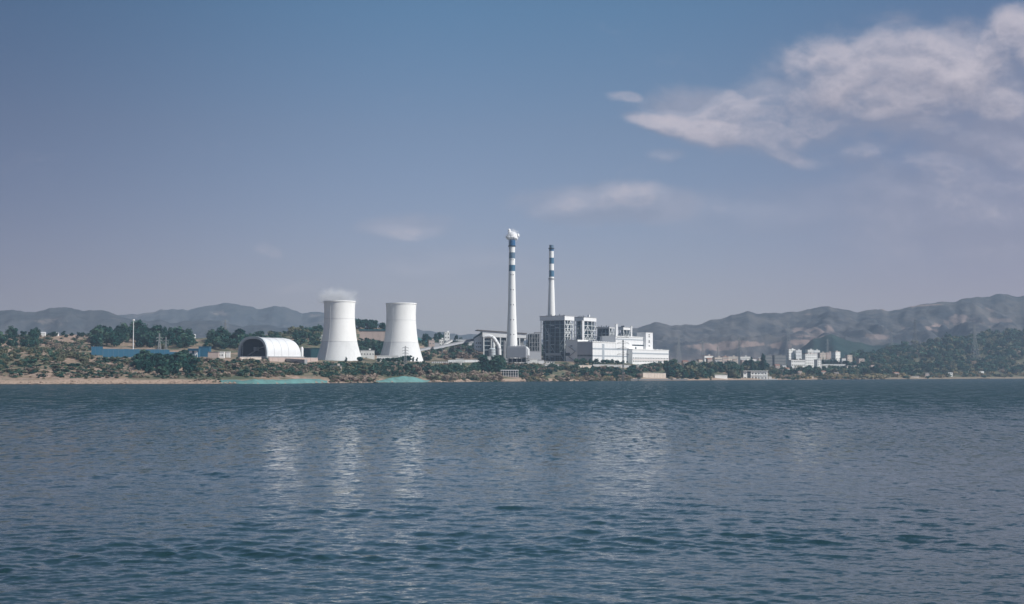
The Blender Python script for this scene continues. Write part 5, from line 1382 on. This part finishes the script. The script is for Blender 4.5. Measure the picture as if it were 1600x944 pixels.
scatter(752, 786, 587, 572, 14, 40, 11, 16, .9, ['round', 'tall'], ['dark', 'dark', 'mid'], 'dark tall tree in the clump left of the lake pavilion', 'clump left of the pavilion')
scatter(775, 850, 578, 572, 10, 50, 4, 6, 1.3, ['round', 'shrub'], ['mid', 'dark', 'dry'], 'bush on the bank above the lake pavilion', 'bank above the pavilion')
scatter(812, 905, 590, 575, 24, 190, 4, 9, 1.3, ['round', 'shrub'], ['mid', 'mid', 'dark', 'dry', 'olive'], 'green tree on the bank right of the lake pavilion', 'bank right of the pavilion')
scatter(895, 1005, 590, 580, 26, 150, 5, 9, 1.3, ['round', 'shrub'], ['mid', 'dark', 'dark', 'dry'], 'dark green tree on the bank below the turbine hall', 'bank below the turbine hall')
scatter(770, 985, 594.5, 590, 16, 130, 3, 5, 1.9, ['shrub'], ['dry', 'olive', 'straw'], 'low dry bush along the shore below the power station', 'dry shore bushes below the station')
scatter(885, 1045, 569, 566.6, 14, 34, 4, 8, 1.1, ['round', 'shrub', 'tall'], ['dark', 'dark', 'mid'], 'small dark tree along the foot of the turbine hall', 'trees along the turbine hall foot')
scatter(1000, 1050, 583, 574, 6, 70, 6, 9, 1.3, ['round', 'shrub'], ['mid', 'dark', 'dry'], 'tree on the slope above the pale quay wall', 'slope above the quay wall')
# right of the hall: the green shore before the town
scatter(1030, 1200, 591, P((1030, 573), (1090, 576), (1170, 577), (1200, 574)), 44, 330, 8, 14, .95, ['round', 'round', 'tall'], ['dark', 'mid', 'dark', 'mid', 'olive'], 'tree in the leafy belt between service wing and lakeside restaurant', 'leafy belt before the town')
tree(1174, Dsolve(1174, 584), 27, 12, 'cone', 'dark', 'large dark pointed conifer left of the grey slab blocks')
tree(1192, Dsolve(1192, 583), 30, 14, 'tall', 'dark', 'tall dark tree right of the large pointed conifer')
tree(1242, Dsolve(1242, 577), 24, 9, 'cone', 'dark', 'dark pointed conifer in front of the tall stepped block')
scatter(1195, 1345, 588, 579, 20, 200, 6, 10, 1.1, ['round', 'shrub'], ['mid', 'dark', 'mid', 'olive'], 'green tree between the lakeside town houses', 'trees among the town houses')
scatter(1240, 1330, 575, 569, 6, 60, 8, 11, 1.0, ['round'], ['dark', 'mid'], 'dark tree behind the white blocks of the town', 'trees behind the white blocks')
for k in range(12): tree(1284.5+k*2.5, Dsolve(1295, 575.5), random.uniform(13, 17), 3.4, 'cone', 'dark', 'slim dark cypress in the '+('left', 'middle', 'right')[k//4]+' third of the row behind the arcaded building', 'row of cypresses behind the arcades')
scatter(1195, 1345, 592.5, 586, 10, 120, 3, 6, 1.8, ['shrub'], ['mid', 'olive', 'straw', 'dry'], 'low bush along the town shore', 'bushes along the town shore')
scatter(1296, 1380, 591.5, 587, 8, 120, 4, 6, 1.8, ['shrub'], ['straw', 'straw', 'olive'], 'straw coloured reedy bush on the shore right of the town', 'reedy bushes right of the town')
# the wooded hillside at right
hs_top = P((1330, 562), (1360, 547), (1400, 540), (1450, 533), (1500, 527), (1560, 518), (1600, 517), (1640, 517))
scatter(1330, 1640, P((1330, 588), (1640, 584)), hs_top, 40, 1500, 6, 12, 1.15, ['round', 'round', 'shrub'], ['dark', 'mid', 'dark', 'mid', 'olive'], 'tree on the wooded hillside rising at the right edge', 'wooded hillside on the right')
scatter(1375, 1640, P((1375, 591), (1640, 588)), 585, 8, 120, 4, 7, 1.7, ['shrub'], ['olive', 'mid', 'straw'], 'low bush along the shore under the wooded hillside', 'bushes under the wooded hillside')
scatter(1330, 1600, 582, 540, 0, 260, 5, 9, 1.4, ['shrub'], ['dry', 'olive'], '', '')
# undergrowth between the named bushes
for (a, b, r0, r1, n, h0, h1q, mats) in [(-30, 150, 592, 526, 700, 2, 4, ['olive', 'mid', 'dry', 'dark']), (140, 420, 592, 560, 800, 2, 4.5, ['olive', 'mid', 'dry', 'mid']), (415, 680, 592, 568, 800, 2, 4.5, ['olive', 'mid', 'dry', 'mid']), (670, 1050, 594, 570, 1200, 2, 4.5, ['olive', 'mid', 'dry', 'dark', 'straw']), (1030, 1380, 592, 576, 800, 2, 4, ['olive', 'mid', 'dark', 'straw']), (300, 1000, 597.5, 593.5, 260, 1.5, 3, ['dry', 'olive', 'mid']), (560, 760, 560, 540, 250, 2.5, 5, ['mid', 'olive', 'dark'])]:
    scatter(a, b, r0, r1, 0, n, h0, h1q, 1.8, ['shrub'], mats, '', '')
print('trees', NT[0], 'shrubs', NS[0], 'mass', {k: len(v) for k, v in MASS.items()})
def build_mass(key, name):
    mats = list(LM); Vs = []; Mi = []
    for (px, D, h, w, kd, mt) in MASS[key]:
        c = ground_at(px, D); S = D/FPX; V = LIGHT[kd][random.randrange(5)]; a = random.uniform(0, 6.28); ca, sa = math.cos(a), math.sin(a)
        ws = w*S*{'round': 1, 'tall': 1.9, 'cone': 2.2, 'shrub': 1}[kd]; hs = h*S*1.1
        x = (V[:, 0]*ca-V[:, 1]*sa)*ws+c.x; y = (V[:, 0]*sa+V[:, 1]*ca)*ws+c.y; z = V[:, 2]*hs+c.z-.2
        Vs.append(np.stack([x, y, z], 1)); Mi.append(np.full(len(V)//3, mats.index(mt)))
    o = bpy.data.objects.new(name, tri_mesh(name, np.concatenate(Vs), [LM[m] for m in mats], np.concatenate(Mi))); COL.objects.link(o); o['kind'] = 'stuff'
build_mass('round', 'woodland'); build_mass('shrub', 'scrub')
# ------------------------------------------------------------------ the air
def haze():
    m, g, out = new_mat('haze')
    v = g.node('ShaderNodeVolumePrincipled')
    v.inputs['Color'].default_value = (.62, .78, 1.0, 1); v.inputs['Absorption Color'].default_value = (.3, .5, 1, 1)
    v.inputs['Density'].default_value = 0.90e-4; v.inputs['Anisotropy'].default_value = 0.2
    g.l.new(v.outputs[0], out.inputs['Volume'])
    x0, x1, y0, y1, z0, z1 = -7000, 7000, -400, 11500, -5, 420
    me = bpy.data.meshes.new('haze')
    vs = [(x, y, z) for z in (z0, z1) for y in (y0, y1) for x in (x0, x1)]
    me.from_pydata(vs, [], [(0, 2, 3, 1), (4, 5, 7, 6), (0, 1, 5, 4), (2, 6, 7, 3), (0, 4, 6, 2), (1, 3, 7, 5)])
    me.materials.append(m); o = bpy.data.objects.new('haze', me); COL.objects.link(o); o['kind'] = 'stuff'
haze()
